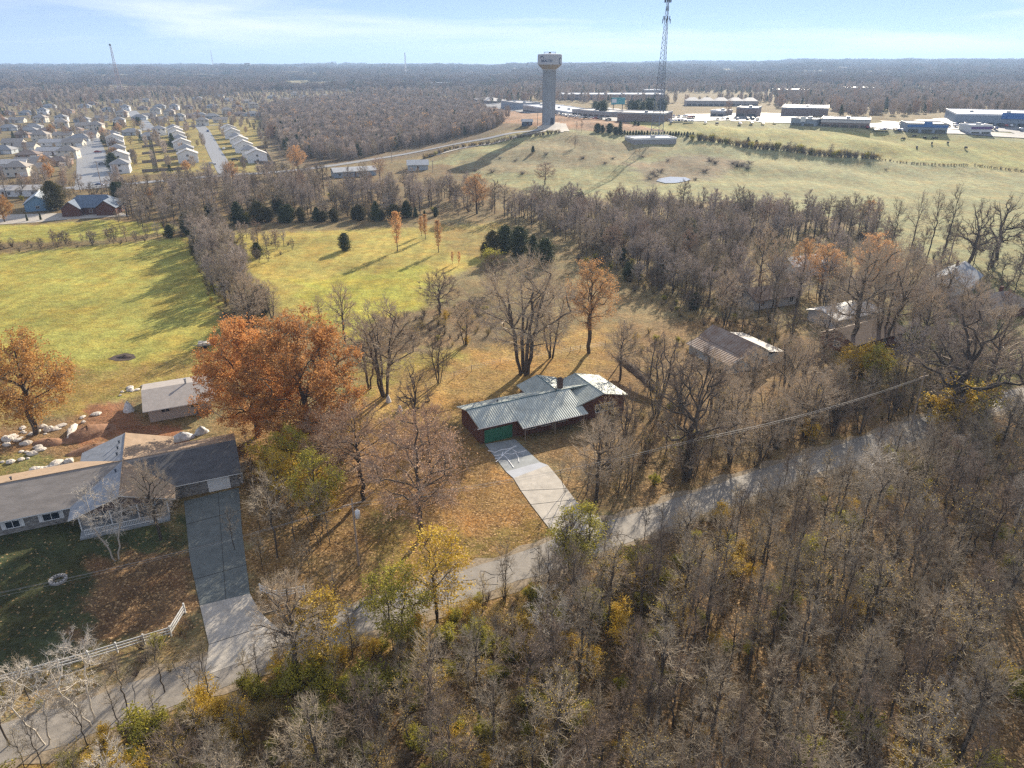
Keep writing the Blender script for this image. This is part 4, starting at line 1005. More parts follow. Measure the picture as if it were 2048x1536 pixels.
# blue roofed house and blue gable house, upper left
BLUER = mat('slate_blue_shingles', (.13, .17, .23), .75, .25, 1.2, .01, bscale=8)
p = at(150, 432)
t = house('blue_roofed_house', 'wide brick house with steep slate blue hipped roofs behind bare shrubs', 'house', p.x + 4, p.y + 8, 10, 20, 10, 3.2, 3.6, BLUER, BRICK, hip=True, nwin=5, garage=False)
for x, y, wd, dp in ((-6, -6.5, 6.5, 4), (6.5, -6.0, 7, 4)):
    q = B(); q.box(x - wd/2, x + wd/2, y - dp/2, y + dp/2 + 1.5, -.5, 3.1); gable_wall(q, 'a', x - wd/2, x + wd/2, y - dp/2, 3.1, 5.6); part('bay', q, BRICK, t)
    r = B(); r.slab([(x - wd/2 - .5, y - dp/2 - .5, 2.9), (x, y - dp/2 - .5, 5.75), (x, y + 5, 5.75), (x - wd/2 - .5, y + 5, 2.9)], .14); r.slab([(x, y - dp/2 - .5, 5.748), (x + wd/2 + .5, y - dp/2 - .5, 2.9), (x + wd/2 + .5, y + 5, 2.9), (x, y + 5, 5.748)], .14); part('bay_roof', r, BLUER, t)
p = at(70, 420); house('blue_gable_house', 'brick house with a blue gabled end beside a dark evergreen', 'house', p.x, p.y + 4, 115, 14, 9, 3.2, 3.0, mat('pale_blue_roof', (.40, .45, .50), .6, .1, 1), mat('blue_siding', (.18, .30, .42), .7), nwin=3, garage=False)
p = at(708, 352); house('white_metal_shed', 'long low shed with bright metal roof beside the crossing road', 'shed', p.x, p.y, 24, 22, 9, 3, 1.6, TIN, mat('blue_grey_panels', (.30, .36, .42)), nwin=4, garage=True)
p = at(836, 340); house('farm_barn', 'small grey barn with pale rusty roof at the pasture corner', 'barn', p.x, p.y, 8, 11, 9, 3, 2.0, TIN, BARNW, nwin=1, garage=False)
# houses among the trees on the right
p = at(1668, 690); house('dark_roofed_house', 'house with dark brown roof and brick wall under tall bare trees', 'house', p.x + 6, p.y + 1, 30, 16, 8, 2.8, 2.0, mat('brown_roof', (.20, .15, .12), .85), BRICK, nwin=4, garage=False)
p = at(1665, 668); house('white_roofed_shed', 'low shed with glaring white metal roof behind the dark roofed house', 'shed', p.x + 6, p.y + 9, 26, 14, 8, 2.6, 1.1, mat('glaring_white_tin', (.55, .53, .50), .4, .08), GREY, nwin=2, garage=False)
p = at(1905, 575); house('grey_gable_house', 'house with grey blue roof and white gable trim far right beyond bare trees', 'house', p.x, p.y, 48, 16, 9, 2.8, 2.8, SHINGB, WHITE, nwin=3, garage=False, chim=True)
p = at(1975, 625); house('brown_hip_house', 'brown roofed house with white flue half hidden by branches at the right edge', 'house', p.x, p.y, 20, 17, 9, 2.8, 2.2, mat('brown_roof2', (.19, .165, .15), .85), BRICK, nwin=4, garage=False, chim=True, hip=True)
p = at(1530, 605); house('brown_roof_cottage', 'small cottage with faded brown roof beside the white pickup truck', 'cottage', p.x, p.y, 22, 13, 8, 2.7, 1.8, mat('brown_roof', (.20, .15, .12)), GREY, nwin=3, garage=False)
p = at(1600, 540); house('pale_cottage', 'small pale cottage glimpsed through orange leaved trees', 'cottage', p.x, p.y, 22, 11, 7, 2.7, 1.6, TIN, WHITE, nwin=3, garage=False)

# ------------------------------------------------------------------ the suburb
def copy_tree(o, parent=None):
    c = o.copy(); COL.objects.link(c); c.parent = parent
    for ch in o.children: copy_tree(ch, c)
    return c
RF = [mat('tan_grey_roof', (.36, .32, .28), .8, .15, 1), mat('grey_roof', (.29, .29, .295), .8, .15, 1), mat('brown_grey_roof', (.24, .19, .165), .85, .15, 1), mat('pale_roof', (.50, .48, .46), .7, .1, 1)]
WL = [mat('cream_siding', (.62, .58, .50), .7, .06, 1), mat('white_siding', (.76, .76, .76), .6, .05, 1), mat('grey_blue_siding', (.42, .46, .50), .7, .06, 1), mat('tan_brick', (.36, .24, .17), .9, .15, 3)]
HP = {}
def hproto(k):
    if k in HP: return None
    w_, d_, h_, ri, rm, wm, hip, two = k
    t = thing('suburban_house', 'x', 'house'); build_house(t, w_, d_, h_, ri, RF[rm], WL[wm], hip, 3, True, False, two); HP[k] = t
    return t
def sub_house(px, py, k, deg, label, group):
    p = at(px, py); q = hproto(k)
    o = q if q else copy_tree(HP[k])
    o.location = (p.x, p.y, gz(p.x, p.y)); o.rotation_euler = (0, 0, math.radians(deg)); o['label'] = label; o['category'] = 'house'; o['group'] = group
    return o
ORD = ['nearest', 'second', 'third', 'fourth', 'fifth', 'sixth', 'seventh', 'eighth', 'ninth', 'tenth', 'eleventh', 'twelfth', 'thirteenth', 'fourteenth', 'fifteenth', 'sixteenth', 'seventeenth', 'eighteenth', 'nineteenth', 'twentieth']
K2a = (9, 11, 5.4, 2.4, 3, 1, False, True); K2b = (10, 9, 5.2, 2.2, 1, 1, True, True); K1a = (13, 9, 2.9, 2.2, 0, 0, False, False); K1b = (14, 9.5, 2.9, 2.3, 1, 2, True, False)
K1c = (12, 9, 2.9, 2.0, 2, 3, True, False); K1d = (20, 8, 2.9, 1.8, 3, 1, False, False); K2c = (11, 9, 5.2, 2.4, 0, 0, True, True)
ROWS = [
 ('white two storey house, %s up the row left of the straight street', [(378,326),(374,312),(366,301),(361,291),(356,282),(352,274),(348,267)], [K2a, K2b, K2a, K2b, K2a], 114, 'row of houses left of the straight street'),
 ('pale two storey house, %s up the row right of the straight street', [(515,326),(500,315),(489,305),(481,295),(473,286),(466,277),(459,269)], [K2a, K2b, K2a], 114, 'row of houses right of the straight street'),
 ('grey two storey house, %s up the row right of the wide street', [(244,345),(241,329),(238,313),(235,300),(232,290),(229,281)], [K2b, K2a, K2b], 114, 'row of houses right of the wide street'),
 ('low ranch house, %s in the block left of the wide street', [(18,337),(60,333),(92,332),(120,332),(112,309),(56,302),(8,308),(60,317),(114,293),(150,292),(162,282)], [K1d, K1a, K1b, K1c], 10, 'low houses left of the wide street'),
 ('pale hipped house, %s from the left edge in the upper front row', [(4,246),(37,246),(84,246),(125,244),(166,244),(207,242),(246,234)], [K1b, K1a, K2c, K2b], 12, 'front row of the upper suburb'),
 ('grey roofed house, %s from the left edge in the row under the woods', [(17,230),(55,230),(88,229),(137,227),(217,224),(252,222),(287,220),(320,217),(350,220),(378,218),(426,216)], [K1c, K1b, K2b], 12, 'far row of the upper suburb'),
 ('pale roofed house, %s from the left in the middle of the suburb', [(68,260),(125,256),(170,257),(240,250),(264,270),(312,228),(322,244),(361,242),(398,234),(406,252),(441,246),(320,270),(300,280)], [K1b, K2c, K1a, K2b], 20, 'middle houses of the suburb'),
 ('hip roofed house, %s from the left in the cluster above the thicket', [(457,203),(475,216),(493,206),(507,216),(545,197),(547,213),(574,203),(590,192),(608,197),(623,203),(648,195),(668,200),(682,206),(702,212),(727,216),(581,227),(628,226)], [K1b, K1c, K1a, K2c], 30, 'houses above the thicket'),
 ('small pale roof among trees, %s from the left between thicket and water tower', [(560,180),(600,179),(640,182),(690,183),(720,190),(745,187),(775,202),(802,207),(832,192),(858,200),(882,187),(908,194),(930,186)], [K1b, K1c, K1a], 15, 'scattered houses left of the water tower'),
 ('small infill house, %s of the scattered low roofs from the left edge', [(8,352),(20,262),(30,292),(40,352),(45,276),(60,268),(75,346),(85,282),(95,268),(100,216),(130,278),(140,318),(150,266),(170,216),(180,276),(195,262),(215,272),(280,240),(300,236),(340,232)], [K1c, K1b, K1a, K2c], 14, 'scattered low roofs of the suburb'),
 ('small infill house, %s of the right hand scattered roofs above the streets', [(380,236),(425,238),(455,228),(480,232),(505,232),(530,224),(556,222),(605,214),(640,212)], [K1c, K1b, K2c], 24, 'scattered roofs above the streets'),
 ('small grey roof at the wood edge, %s from the left above the suburb', [(30,212),(75,208),(135,205),(185,210),(235,206),(290,204),(345,200),(395,200),(440,196),(470,190)], [K1c, K1b, K1a], 15, 'houses at the upper wood edge'),
]
for lab, pts, ks, dg, grp in ROWS:
    for i, (px, py) in enumerate(pts):
        sub_house(px, py, ks[i % len(ks)], dg + R.uniform(-4, 4), lab % ORD[i], grp)
p = at(20, 390); house('long_white_roofed_house', 'long low house with white roof at the left frame edge above the blue gable house', 'house', p.x, p.y, 5, 30, 10, 3, 1.4, mat('pale_roof', (.5, .48, .46)), WL[1], nwin=6, garage=False)

# yard fences between the rows
def fence(name, label, pts, h, m, post=2.6, rails=False, group=None, cat='fence'):
    pts = [at(*p) if len(p) == 2 else Vector(p) for p in pts]; t = thing(name, label, cat, pts[0], 0, group); o = pts[0]
    rr = B(); n_p = []
    for a, c in zip(pts[:-1], pts[1:]):
        l = (c - a).length; d = (c - a) / l; k = max(1, round(l / post))
        nrm = Vector((-d.y, d.x, 0)).normalized() * .03
        for i in range(k + (1 if c is pts[-1] else 0)): n_p.append(a + d * l * i / k - o)
        for z0, z1 in (((.35, .5), (.7, .85), (1.05, 1.2)) if rails else ((.05, h),)):
            A, C_ = a - o, c - o
            rr.add([A - nrm + Vector((0,0,z0)), C_ - nrm + Vector((0,0,z0)), C_ + nrm + Vector((0,0,z0)), A + nrm + Vector((0,0,z0)), A - nrm + Vector((0,0,z1)), C_ - nrm + Vector((0,0,z1)), C_ + nrm + Vector((0,0,z1)), A + nrm + Vector((0,0,z1))],
                   [(3,2,1,0),(4,5,6,7),(0,1,5,4),(1,2,6,5),(2,3,7,6),(3,0,4,7)])
    part('rails' if rails else 'boards', rr, m, t)
    for q in n_p:
        b = B(); b.box(q.x - .07, q.x + .07, q.y - .07, q.y + .07, q.z - .2, q.z + h + .12); part('post', b, m, t)
    return t
for i, (a, c) in enumerate([((285,345),(375,340)), ((300,262),(318,345)), ((285,310),(352,304)), ((285,327),(362,321)), ((285,296),(345,290)), ((530,300),(548,330)), ((470,300),(536,296)), ((480,325),(552,330))]):
    fence('yard_fence', ['weathered board fence along the near side of the back yards', 'board fence running up between the two rows of back yards', 'board fence across the third back yard from the crossing road', 'board fence across the second back yard from the crossing road', 'board fence across the fourth back yard from the crossing road', 'board fence beside the young thicket', 'board fence behind the houses right of the straight street', 'board fence at the corner right of the straight street'][i], [a, c], 1.7, WOOD, post=12)
fence('rail_fence', 'long white three rail fence along the road in the lower left', [(-120,1402),(0,1372),(180,1322),(343,1272),(371,1226)], 1.25, mat('weathered_white_rails', (.62, .62, .60), .8, .2, 3), 2.4, True)
fence('rail_fence', 'short white rail fence under bare branches right of the long driveway', [(522,1186),(556,1199),(610,1188)], 1.2, mat('weathered_white_rails', (.62, .62, .60)), 2.4, True)
fence('wire_fence', 'old wire fence with thin wooden posts behind the metal roofed house', [(795,790),(908,752),(943,735),(1060,705),(1140,700),(1215,690)], 1.1, WOOD, 5, True) if False else None
t = thing('wire_fence', 'old wire fence on thin wooden posts behind the metal roofed house', 'fence'); pp = [at(*q) for q in ((850,778),(908,756),(943,743),(1000,728),(1140,706),(1160,702),(1210,694))]
for q in pp: b = B(); b.tube([(q.x, q.y, -.2), (q.x + .05, q.y, 1.35)], .06, 5); part('post', b, WOOD, t)
b = B()
for z in (.5, .85, 1.2):
    for a, c in zip(pp[:-1], pp[1:]): b.tube([(a.x, a.y, z), (c.x, c.y, z)], .012, 3)
part('wire', b, STEEL, t)
# ------------------------------------------------------------------ water tower with lettering
wp = at(1097, 248); gz0 = wp.z; zt = lambda py: zat(1097, py, wp.y) - gz0
T = thing('water_tower', 'tall concrete water tower with flared grey steel tank and HEALTH lettering', 'water tower', wp)
z1, z2, z3 = zt(140), zt(129), zt(108.5); rs_, rt_ = 4.35, 8.2
TANK = mat('tank_paint_grey', (.44, .46, .50), .5, .06, .3)
part('shaft', B().lathe([(rs_ + .25, -2), (rs_, 2), (rs_, z1 - .5), (rs_ - .1, z1)], 40), mat('ribbed_concrete', (.30, .32, .345), .85, .16, .35, .05, bscale=3, stretch=(1, 1, .35)), T, True)
sh = B()
for k in range(20):
    a = k * PI / 10; sh.box(-.16, .16, rs_ - .02, rs_ + .16, 1, z1 - .6, 0, Matrix.Rotation(a, 4, 'Z'))
part('shaft_rib', sh, MATS['ribbed_concrete'], T)
tk = part('tank', B().lathe([(rs_ + .1, z1 - .1), (rs_ + .35, z1 + .4), (rt_, z2), (rt_, z3 - .5), (rt_ - .15, z3), (rt_ * .5, z3 + .35), (0.01, z3 + .6)], 48, mis=[0, 1, 0, 0, 0, 0]), [TANK, mat('tank_cone_tan', (.34, .31, .27), .6, .08, .5)], T, False)
part('roof_hatch', B().lathe([(.8, z3 + .4), (.8, z3 + 1.3), (.01, z3 + 1.4)], 10), DSTEEL, tk)
b = B()
for k in range(26):
    a0, a1 = k * 2 * PI / 26, (k + 1) * 2 * PI / 26
    b.tube([(math.cos(a0) * 4, math.sin(a0) * 4, z3 + 1.4), (math.cos(a1) * 4, math.sin(a1) * 4, z3 + 1.4)], .06, 3); b.tube([(math.cos(a0) * 4, math.sin(a0) * 4, z3 + .3), (math.cos(a0) * 4, math.sin(a0) * 4, z3 + 1.4)], .05, 3)
part('roof_railing', b, DSTEEL, tk)
part('door', B().box(1.2, 3.4, -rs_ - .12, -3.2, 0, 4.2), mat('tower_door', (.05, .06, .08)), T)
def bent_text(txt, size, ang0, zc, rad, m, parent, name='lettering'):
    c = bpy.data.curves.new('lettering_curve', 'FONT'); c.body = txt; c.size = size; c.extrude = .04; c.offset = .05; c.resolution_u = 3; c.space_character = 1.05
    o = bpy.data.objects.new('lettering_curve', c); COL.objects.link(o); bpy.context.view_layer.update()
    me = bpy.data.meshes.new_from_object(o.evaluated_get(bpy.context.evaluated_depsgraph_get())); bpy.data.objects.remove(o)
    me.name = name
    for v in me.vertices:
        a = ang0 + v.co.x / rad; r = rad + .06 + v.co.z
        v.co = Vector((math.sin(a) * r, -math.cos(a) * r, zc + v.co.y))
    me.materials.clear(); me.materials.append(m); return put(name, me, parent)
NAVY = mat('navy_lettering', (.03, .05, .12), .6)
zl_ = zt(124)
bent_text('HEALTH', 2.1, math.radians(-47), zl_, rt_, NAVY, tk)
def bent_ring(ac, zc, r, w, a0=0, a1=2 * PI, sx=1.0):
    b = B(); n = 28; vs = []
    for i in range(n + 1):
        t = a0 + (a1 - a0) * i / n
        for rr_ in (r - w, r): 
            x = math.cos(t) * rr_ * sx; z = math.sin(t) * rr_; a = ac + x / rt_
            vs.append((math.sin(a) * (rt_ + .07), -math.cos(a) * (rt_ + .07), zc + z))
    b.add(vs, [(2*i, 2*i+1, 2*i+3, 2*i+2) for i in range(n)]); part('emblem', b, NAVY, tk)
bent_ring(math.radians(-43), zl_ + 2.2, 1.5, .5, .1, PI - .1)
bent_ring(math.radians(60), zl_ + .6, 2.2, .5)
b = B()
for k in range(5): b.box(0, 3.2 - k * .4, 0, .25, 0, .001)
# hut by the tower
p = at(1054, 252); house('pump_hut', 'small dark blue hut with pale roof left of the water tower', 'hut', p.x, p.y, 6, 7, 4.5, 2.8, 1.3, TIN, mat('dark_blue_boards', (.06, .09, .14)), nwin=2, garage=False)

# ------------------------------------------------------------------ lattice towers
def lattice(name, label, px, py, top, w0, w1, sect, legr, dark=False, antennas=(), cat='radio tower', knob=False, m=WHITESTEEL):
    p = at(px, py); Ht = zat(*top, p.y) - p.z; t = thing(name, label, cat, p)
    A = [Vector((math.cos(a), math.sin(a), 0)) for a in (.5, .5 + 2.094, .5 + 4.189)]
    W_ = lambda z: (w0 + (w1 - w0) * (z / Ht) ** .8) * .577
    for a in A:
        b = B(); n = 14; b.tube([a * W_(Ht * i / n) + Vector((0, 0, Ht * i / n)) for i in range(n + 1)], [legr * (1 - .55 * i / n) for i in range(n + 1)], 5); part('leg', b, m, t)
    b = B()
    for i in range(sect):
        f0, f1 = (i / sect) ** .85, ((i + 1) / sect) ** .85; za, zb = Ht * f0, Ht * f1
        for j in range(3):
            u, v = A[j], A[(j + 1) % 3]; ca, cb = u * W_(za) + Vector((0, 0, za)), v * W_(zb) + Vector((0, 0, zb)); da, db = v * W_(za) + Vector((0, 0, za)), u * W_(zb) + Vector((0, 0, zb))
            for q in ((ca, cb), (da, db), (db, cb)): b.tube(q, legr * .38, 3, cap=False)
    part('bracing', b, m, t)
    for f, r, n in antennas:
        z = Ht * f; b = B()
        for k in range(n):
            a = k * 2 * PI / n + .3; x, y = math.cos(a) * r, math.sin(a) * r
            b.tube([(x * .2, y * .2, z), (x, y, z)], .06, 3); b.box(x - .18, x + .18, y - .18, y + .18, z - 1.2, z + 1.2)
        part('antenna_array', b, DSTEEL, t)
    if knob:
        b = B(); b.lathe([(.01, Ht - 1.5), (1.6, Ht - 1), (2.0, Ht + .5), (1.2, Ht + 1.8), (.01, Ht + 2)], 12); part('antenna_drum', b, DSTEEL, t)
    return t
lattice('radio_tower', 'tall three legged lattice radio tower with antenna clusters on the pasture hill', 1314, 277, (1337, -4), 8.5, 1.2, 26, .20, antennas=((.985, 1.9, 9), (.93, .8, 3), (.865, 2.0, 7), (.845, 2.6, 3)), m=mat('tower_steel', (.30, .33, .38), .6, .3, .05, c2=(.10, .13, .20), metal=.2, stretch=(.001, .001, 1)))
lattice('radio_tower', 'red and white lattice mast with dark drum on top behind the suburb', 241, 190, (222, 90), 9, 2.2, 18, .55, knob=True, m=mat('red_white_bands', (.62, .60, .60), .6, .1, .04, c2=(.34, .16, .14), stretch=(.001, .001, 1)))
lattice('radio_tower', 'thin pale mast on the horizon left of the far water tower', 427, 138, (424, 101), 7, 4, 8, .8)
lattice('radio_tower', 'thin pale mast on the horizon in the centre left', 812, 150, (810, 105), 6, 3, 9, .7, antennas=((.95, 3, 4),))
p = at(497, 146); t = thing('far_water_tower', 'small distant water tower with square drum on the left horizon', 'water tower', p); zz = zat(497, 126, p.y) - p.z
part('shaft', B().lathe([(2.4, -2), (2.4, zz * .55), (6.5, zz * .74)], 16), MATS['ribbed_concrete'], t); part('tank', B().lathe([(6.5, zz * .74), (12, zz * .8), (12, zz), (.01, zz + 1)], 20), TANK, t)

# ------------------------------------------------------------------ shops and large buildings
def shop(name, label, x0, y0, x1, y1, h, d, wm, rm, cat='shop', band=None, sign=None, gl=True, gables=0):
    a, c = at(x0, y0), at(x1, y1); v = c - a; L_ = math.hypot(v.x, v.y); ang = math.atan2(v.y, v.x); z0 = min(a.z, c.z) - .3
    t = thing(name, label, cat, (a.x, a.y, z0), ang)
    b = B(); b.box(0, L_, 0, d, -1.5, h); part('wall', b, wm, t)
    b = B()
    if gables:
        s_ = L_ / gables
        for k in range(gables):
            b.slab([(k * s_, -.6, h + .05), (k * s_ + s_ / 2, d / 2, h + 3.4), (k * s_ + s_/2, d / 2 + .1, h + 3.4), (k * s_, d + .6, h + .05)], .05)
            vs = [(k*s_, -.6, h+.05), (k*s_+s_-.3, -.6, h+.05), (k*s_+s_-.3, d+.6, h+.05), (k*s_, d+.6, h+.05), (k*s_+s_*.3, d/2, h+3.4), (k*s_+s_*.7, d/2, h+3.4)]
            b.add(vs, [(0,1,5,4), (1,2,5), (2,3,4,5), (3,0,4)])
    else:
        b.box(.3, L_ - .3, .3, d - .3, h - .1, h + .05)
        for q in ((-.15, L_ + .15, -.15, .3), (-.15, L_ + .15, d - .3, d + .15), (-.15, .3, .3, d - .3), (L_ - .3, L_ + .15, .3, d - .3)): b.box(*q, h - .5, h + .6)
    ro = part('roof', b, rm, t)
    if not gables:
        for k in range(max(1, int(L_ / 22))):
            q = B(); x = (k + .5) * L_ / max(1, int(L_ / 22)); q.box(x, x + 2.4, d * .4, d * .4 + 2, h + .06, h + 1.5); part('roof_unit', q, STEEL, ro)
    if gl:
        n = max(2, int(L_ / 6))
        for k in range(n):
            q = B(); x = (k + .12) * L_ / n; q.box(x, x + L_ / n * .76, -.12, -.004, .5, min(2.8, h * .6)); part('shop_window', q, GLASS, t)
    if band: q = B(); q.box(-.1, L_ + .1, -.3, -.16, h * .68, h * .92); part('fascia', q, band, t)
    if sign: q = B(); q.box(L_ * .4, L_ * .6, -.6, -.31, h * .7, h + 1.6); part('sign_panel', q, sign, t)
    return t
TANB = mat('tan_block', (.40, .36, .33), .9, .1, .5); BRB = mat('brown_brick', (.25, .19, .165), .9, .15, .6); SLB = mat('slate_wall', (.27, .31, .36), .85, .1, .5)
WR = mat('white_membrane_roof', (.74, .74, .74), .4, .08, .2, spec=.5); GR = mat('grey_membrane_roof', (.36, .36, .37), .6, .1, .2); BLR = mat('bright_blue_panels', (.05, .16, .42), .6, .1, .5)
shop('supermarket', 'very long grey store with white roof at the right edge behind the car park', 1908, 247, 2140, 258, 8, 60, SLB, WR, 'store', sign=BLR)
shop('restaurant', 'blue fronted restaurant by the highway left of the striped building', 1812, 266, 1893, 268, 6, 22, SLB, GR, 'restaurant', band=BLR, sign=BLR)
shop('striped_shop', 'small building with white and purple vertical stripes by the highway', 1939, 270, 1980, 272, 6.5, 14, WHITE, WR, 'shop', band=mat('purple_stripe', (.16, .08, .22)))
shop('curved_front_shop', 'low dark shop with pale banded fascia beside the highway', 1640, 256, 1738, 257, 6, 26, BRB, GR, 'shop', band=mat('pale_band', (.55, .52, .5)))
shop('white_sign_shop', 'small dark building with tall white panel on its front by the highway', 1580, 253, 1630, 254, 5.5, 16, SLB, GR, 'shop', sign=WHITE)
shop('warehouse', 'long dark warehouse with flat grey roof behind the highway', 1561, 232, 1655, 232, 6.5, 50, BRB, GR, 'warehouse', gl=False)
shop('office_building', 'dark office building with flat pale roof beside the tall rust coloured tree', 1471, 234, 1513, 234, 7, 24, BRB, GR, 'office building')
shop('small_office', 'small office with white sloping roof left of the rust coloured tree', 1420, 234, 1447, 234, 5, 18, TANB, WR, 'office building')
shop('apartment_block', 'long apartment block with row of five pale hipped roofs', 1372, 212, 1516, 213, 6, 20, TANB, MATS['pale_roof'], 'apartment block', gables=5)
shop('brown_warehouse', 'wide brown block building right of the radio tower hedge', 1234, 244, 1328, 245, 6.5, 30, BRB, GR, 'warehouse', gl=False)
shop('strip_mall', 'long strip of shops with glaring pale roof behind the water tower', 1046, 224, 1138, 228, 7, 34, TANB, WR, 'shopping strip')
shop('low_shop', 'low shop with cluttered roof and parked vans right of the strip mall', 1144, 232, 1221, 235, 5, 22, TANB, GR, 'shop')
shop('school', 'long low building with white roof in front of dark conifers', 1126, 200, 1330, 200, 7, 50, BRB, WR, 'school')
shop('grey_warehouse', 'grey blue warehouse at the edge of the brown field left of the water tower', 1002, 217, 1040, 219, 8, 24, SLB, GR, 'warehouse', gl=False)
shop('peaked_hall', 'dark hall with pale peaked roof in front of the woods', 943, 207, 985, 207, 6, 24, BRB, MATS['pale_roof'], 'hall', gables=1)
shop('far_store', 'distant flat building with bright roof among the trees left of the conifers', 1290, 188, 1330, 188, 6, 30, TANB, WR, 'store', gl=False)
for i, (a, c, y) in enumerate(((1560, 1620, 189), (1700, 1750, 184), (720, 760, 168), (860, 905, 172), (600, 640, 160))):
    shop('distant_building', ['distant pale roofed building in the woods above the warehouse', 'distant bright building in the woods right of centre', 'distant pale building in the woods left of the water tower', 'distant bright roof in woods just left of the water tower', 'distant pale building in the woods above the thicket'][i], a, y, c, y, 7, 40, TANB, WR, 'building', gl=False)
shop('walled_compound', 'low block walled compound at the foot of the radio tower', 1268, 291, 1352, 291, 4.5, 16, mat('grey_block', (.34, .32, .31), .9, .15, .6), WR, 'compound', gl=False)
# billboard
p = at(1235, 226); t = thing('billboard', 'teal and white billboard standing before dark conifers', 'billboard', p, .1)
for x in (-4, 4): part('post', B().tube([(x, 0, -.5), (x, 0, 9)], .3, 6), DSTEEL, t)
part('panel', B().box(-6, 6, -.3, .3, 7, 12.5), mat('teal_panel', (.10, .34, .36), .6), t); part('poster', B().box(-5.5, -1.5, -.36, -.303, 8.4, 11.4), WHITE, t)

# ------------------------------------------------------------------ vehicles
def paint(name):
    m = bpy.data.materials.new(name); m.use_nodes = True; n = m.node_tree; b = n.nodes['Principled BSDF']; b.inputs['Roughness'].default_value = .3; b.inputs['Metallic'].default_value = .3
    oi = n.nodes.new('ShaderNodeObjectInfo'); cr = n.nodes.new('ShaderNodeValToRGB'); cr.color_ramp.interpolation = 'CONSTANT'; e = cr.color_ramp.elements
    e[0].color = (.6, .6, .6, 1); e[1].position = .3; e[1].color = (.03, .03, .035, 1)
    for p_, c in ((.5, (.25, .26, .28, 1)), (.68, (.3, .03, .03, 1)), (.78, (.03, .06, .18, 1)), (.88, (.62, .6, .55, 1))): q = e.new(p_); q.color = c
    n.links.new(oi.outputs['Random'], cr.inputs[0]); n.links.new(cr.outputs[0], b.inputs['Base Color']); return m
PAINT = paint('car_paint'); TYRE = mat('tyre_rubber', (.02, .02, .02), .8); LENS = mat('lamp_lens', (.7, .7, .65), .2)
def side_loft(b, prof, hw, mi=0, tuck=.12):
    """car body: side profile (x,z) lofted across width with tucked edges"""
    n = len(prof); ys = (-hw, -hw + tuck, hw - tuck, hw); sc = (.93, 1, 1, .93); vs = []
    zc = sum(p_[1] for p_ in prof) / n; xc = sum(p_[0] for p_ in prof) / n
    for y, s_ in zip(ys, sc): vs += [(xc + (x - xc) * s_, y, zc + (z - zc) * s_) for x, z in prof]
    fs = [list(range(n))[::-1], [3 * n + i for i in range(n)]]
    for k in range(3):
        for i in range(n): j = (i + 1) % n; fs.append((k*n + i, k*n + j, (k+1)*n + j, (k+1)*n + i))
    b.add(vs, fs, mi)
def car(kind, name, label, cat, x, y, deg, group=None, z=.02, body=None):
    t = thing(name, label, cat, (x, y, gz(x, y) + z), math.radians(deg), group)
    bm = body or PAINT
    if kind == 'pickup':
        b = B(); side_loft(b, [(-2.7, .45), (2.6, .45), (2.75, .75), (2.6, 1.05), (1.3, 1.15), (-2.75, 1.15)], .95); part('body', b, bm, t)
        b = B(); side_loft(b, [(-.9, 1.12), (1.35, 1.12), (.75, 1.78), (-.75, 1.78)], .85); part('cab', b, bm, t)
        b = B(); b.box(-2.6, -1.0, -.78, .78, 1.151, 1.17); part('bed', b, DARK, t)
        b = B(); side_loft(b, [(-.84, 1.2), (1.22, 1.2), (.7, 1.7), (-.7, 1.7)], .868); part('window', b, GLASS, t)
    else:
        b = B(); side_loft(b, [(-2.2, .35), (2.2, .35), (2.3, .6), (2.1, .88), (1.0, 1.0), (-1.9, 1.02), (-2.28, .75)], .9); part('body', b, bm, t)
        b = B(); side_loft(b, [(-1.7, .98), (1.05, .98), (.35, 1.45), (-1.1, 1.45)], .76); part('cab', b, bm, t)
        b = B(); side_loft(b, [(-1.6, 1.03), (.95, 1.03), (.32, 1.4), (-1.06, 1.4)], .775); part('window', b, GLASS, t)
    for x_ in (-1.45, 1.45):
        for s_ in (-1, 1):
            b = B(); b.tube([(x_, s_ * .7, .34), (x_, s_ * .93, .34)], .34, 12); w_ = part('wheel', b, TYRE, t); b = B(); b.tube([(x_, s_ * .92, .34), (x_, s_ * .945, .34)], .19, 8); part('rim', b, STEEL, w_)
    for s_ in (-1, 1):
        xx = 2.7 if kind == 'pickup' else 2.22; b = B(); b.box(xx - .04, xx + .02, s_ * .6 - .16, s_ * .6 + .16, .62, .8); part('headlight', b, LENS, t)
    return t
p = at(1474, 585); car('pickup', 'pickup_truck', 'white pickup truck parked beside the brown roofed cottage', 'pickup truck', p.x, p.y, 195, body=WHITE)
p = at(1797, 600); car('car', 'parked_car', 'white car half hidden by tree trunks right of the white roofed shed', 'car', p.x, p.y, 25, body=WHITE)
p = at(1590, 533); car('pickup', 'pickup_truck', 'pale pickup truck near the pale cottage under orange leaves', 'pickup truck', p.x, p.y, 20, body=WHITE)
p = at(1155, 1026); car('car', 'parked_car', 'dark blue car by the driveway mouth of the ranch house', 'car', p.x, p.y, 300, body=mat('dark_blue_paint', (.02, .03, .07), .3)) if False else None
b = B(); side_loft(b, [(-2.2, .35), (2.2, .35), (2.3, .6), (2.1, .88), (1.0, 1.0), (.35, 1.45), (-1.1, 1.45), (-1.9, 1.02), (-2.28, .75)], .9)
side_loft(b, [(-1.6, 1.05), (.95, 1.05), (.32, 1.4), (-1.06, 1.4)], .905, 1)
for x_ in (-1.45, 1.45):
    for s_ in (-1, 1): b.tube([(x_, s_ * .7, .34), (x_, s_ * .93, .34)], .34, 8, 2)
CARM = b.mesh('small_car', [PAINT, GLASS, TYRE])
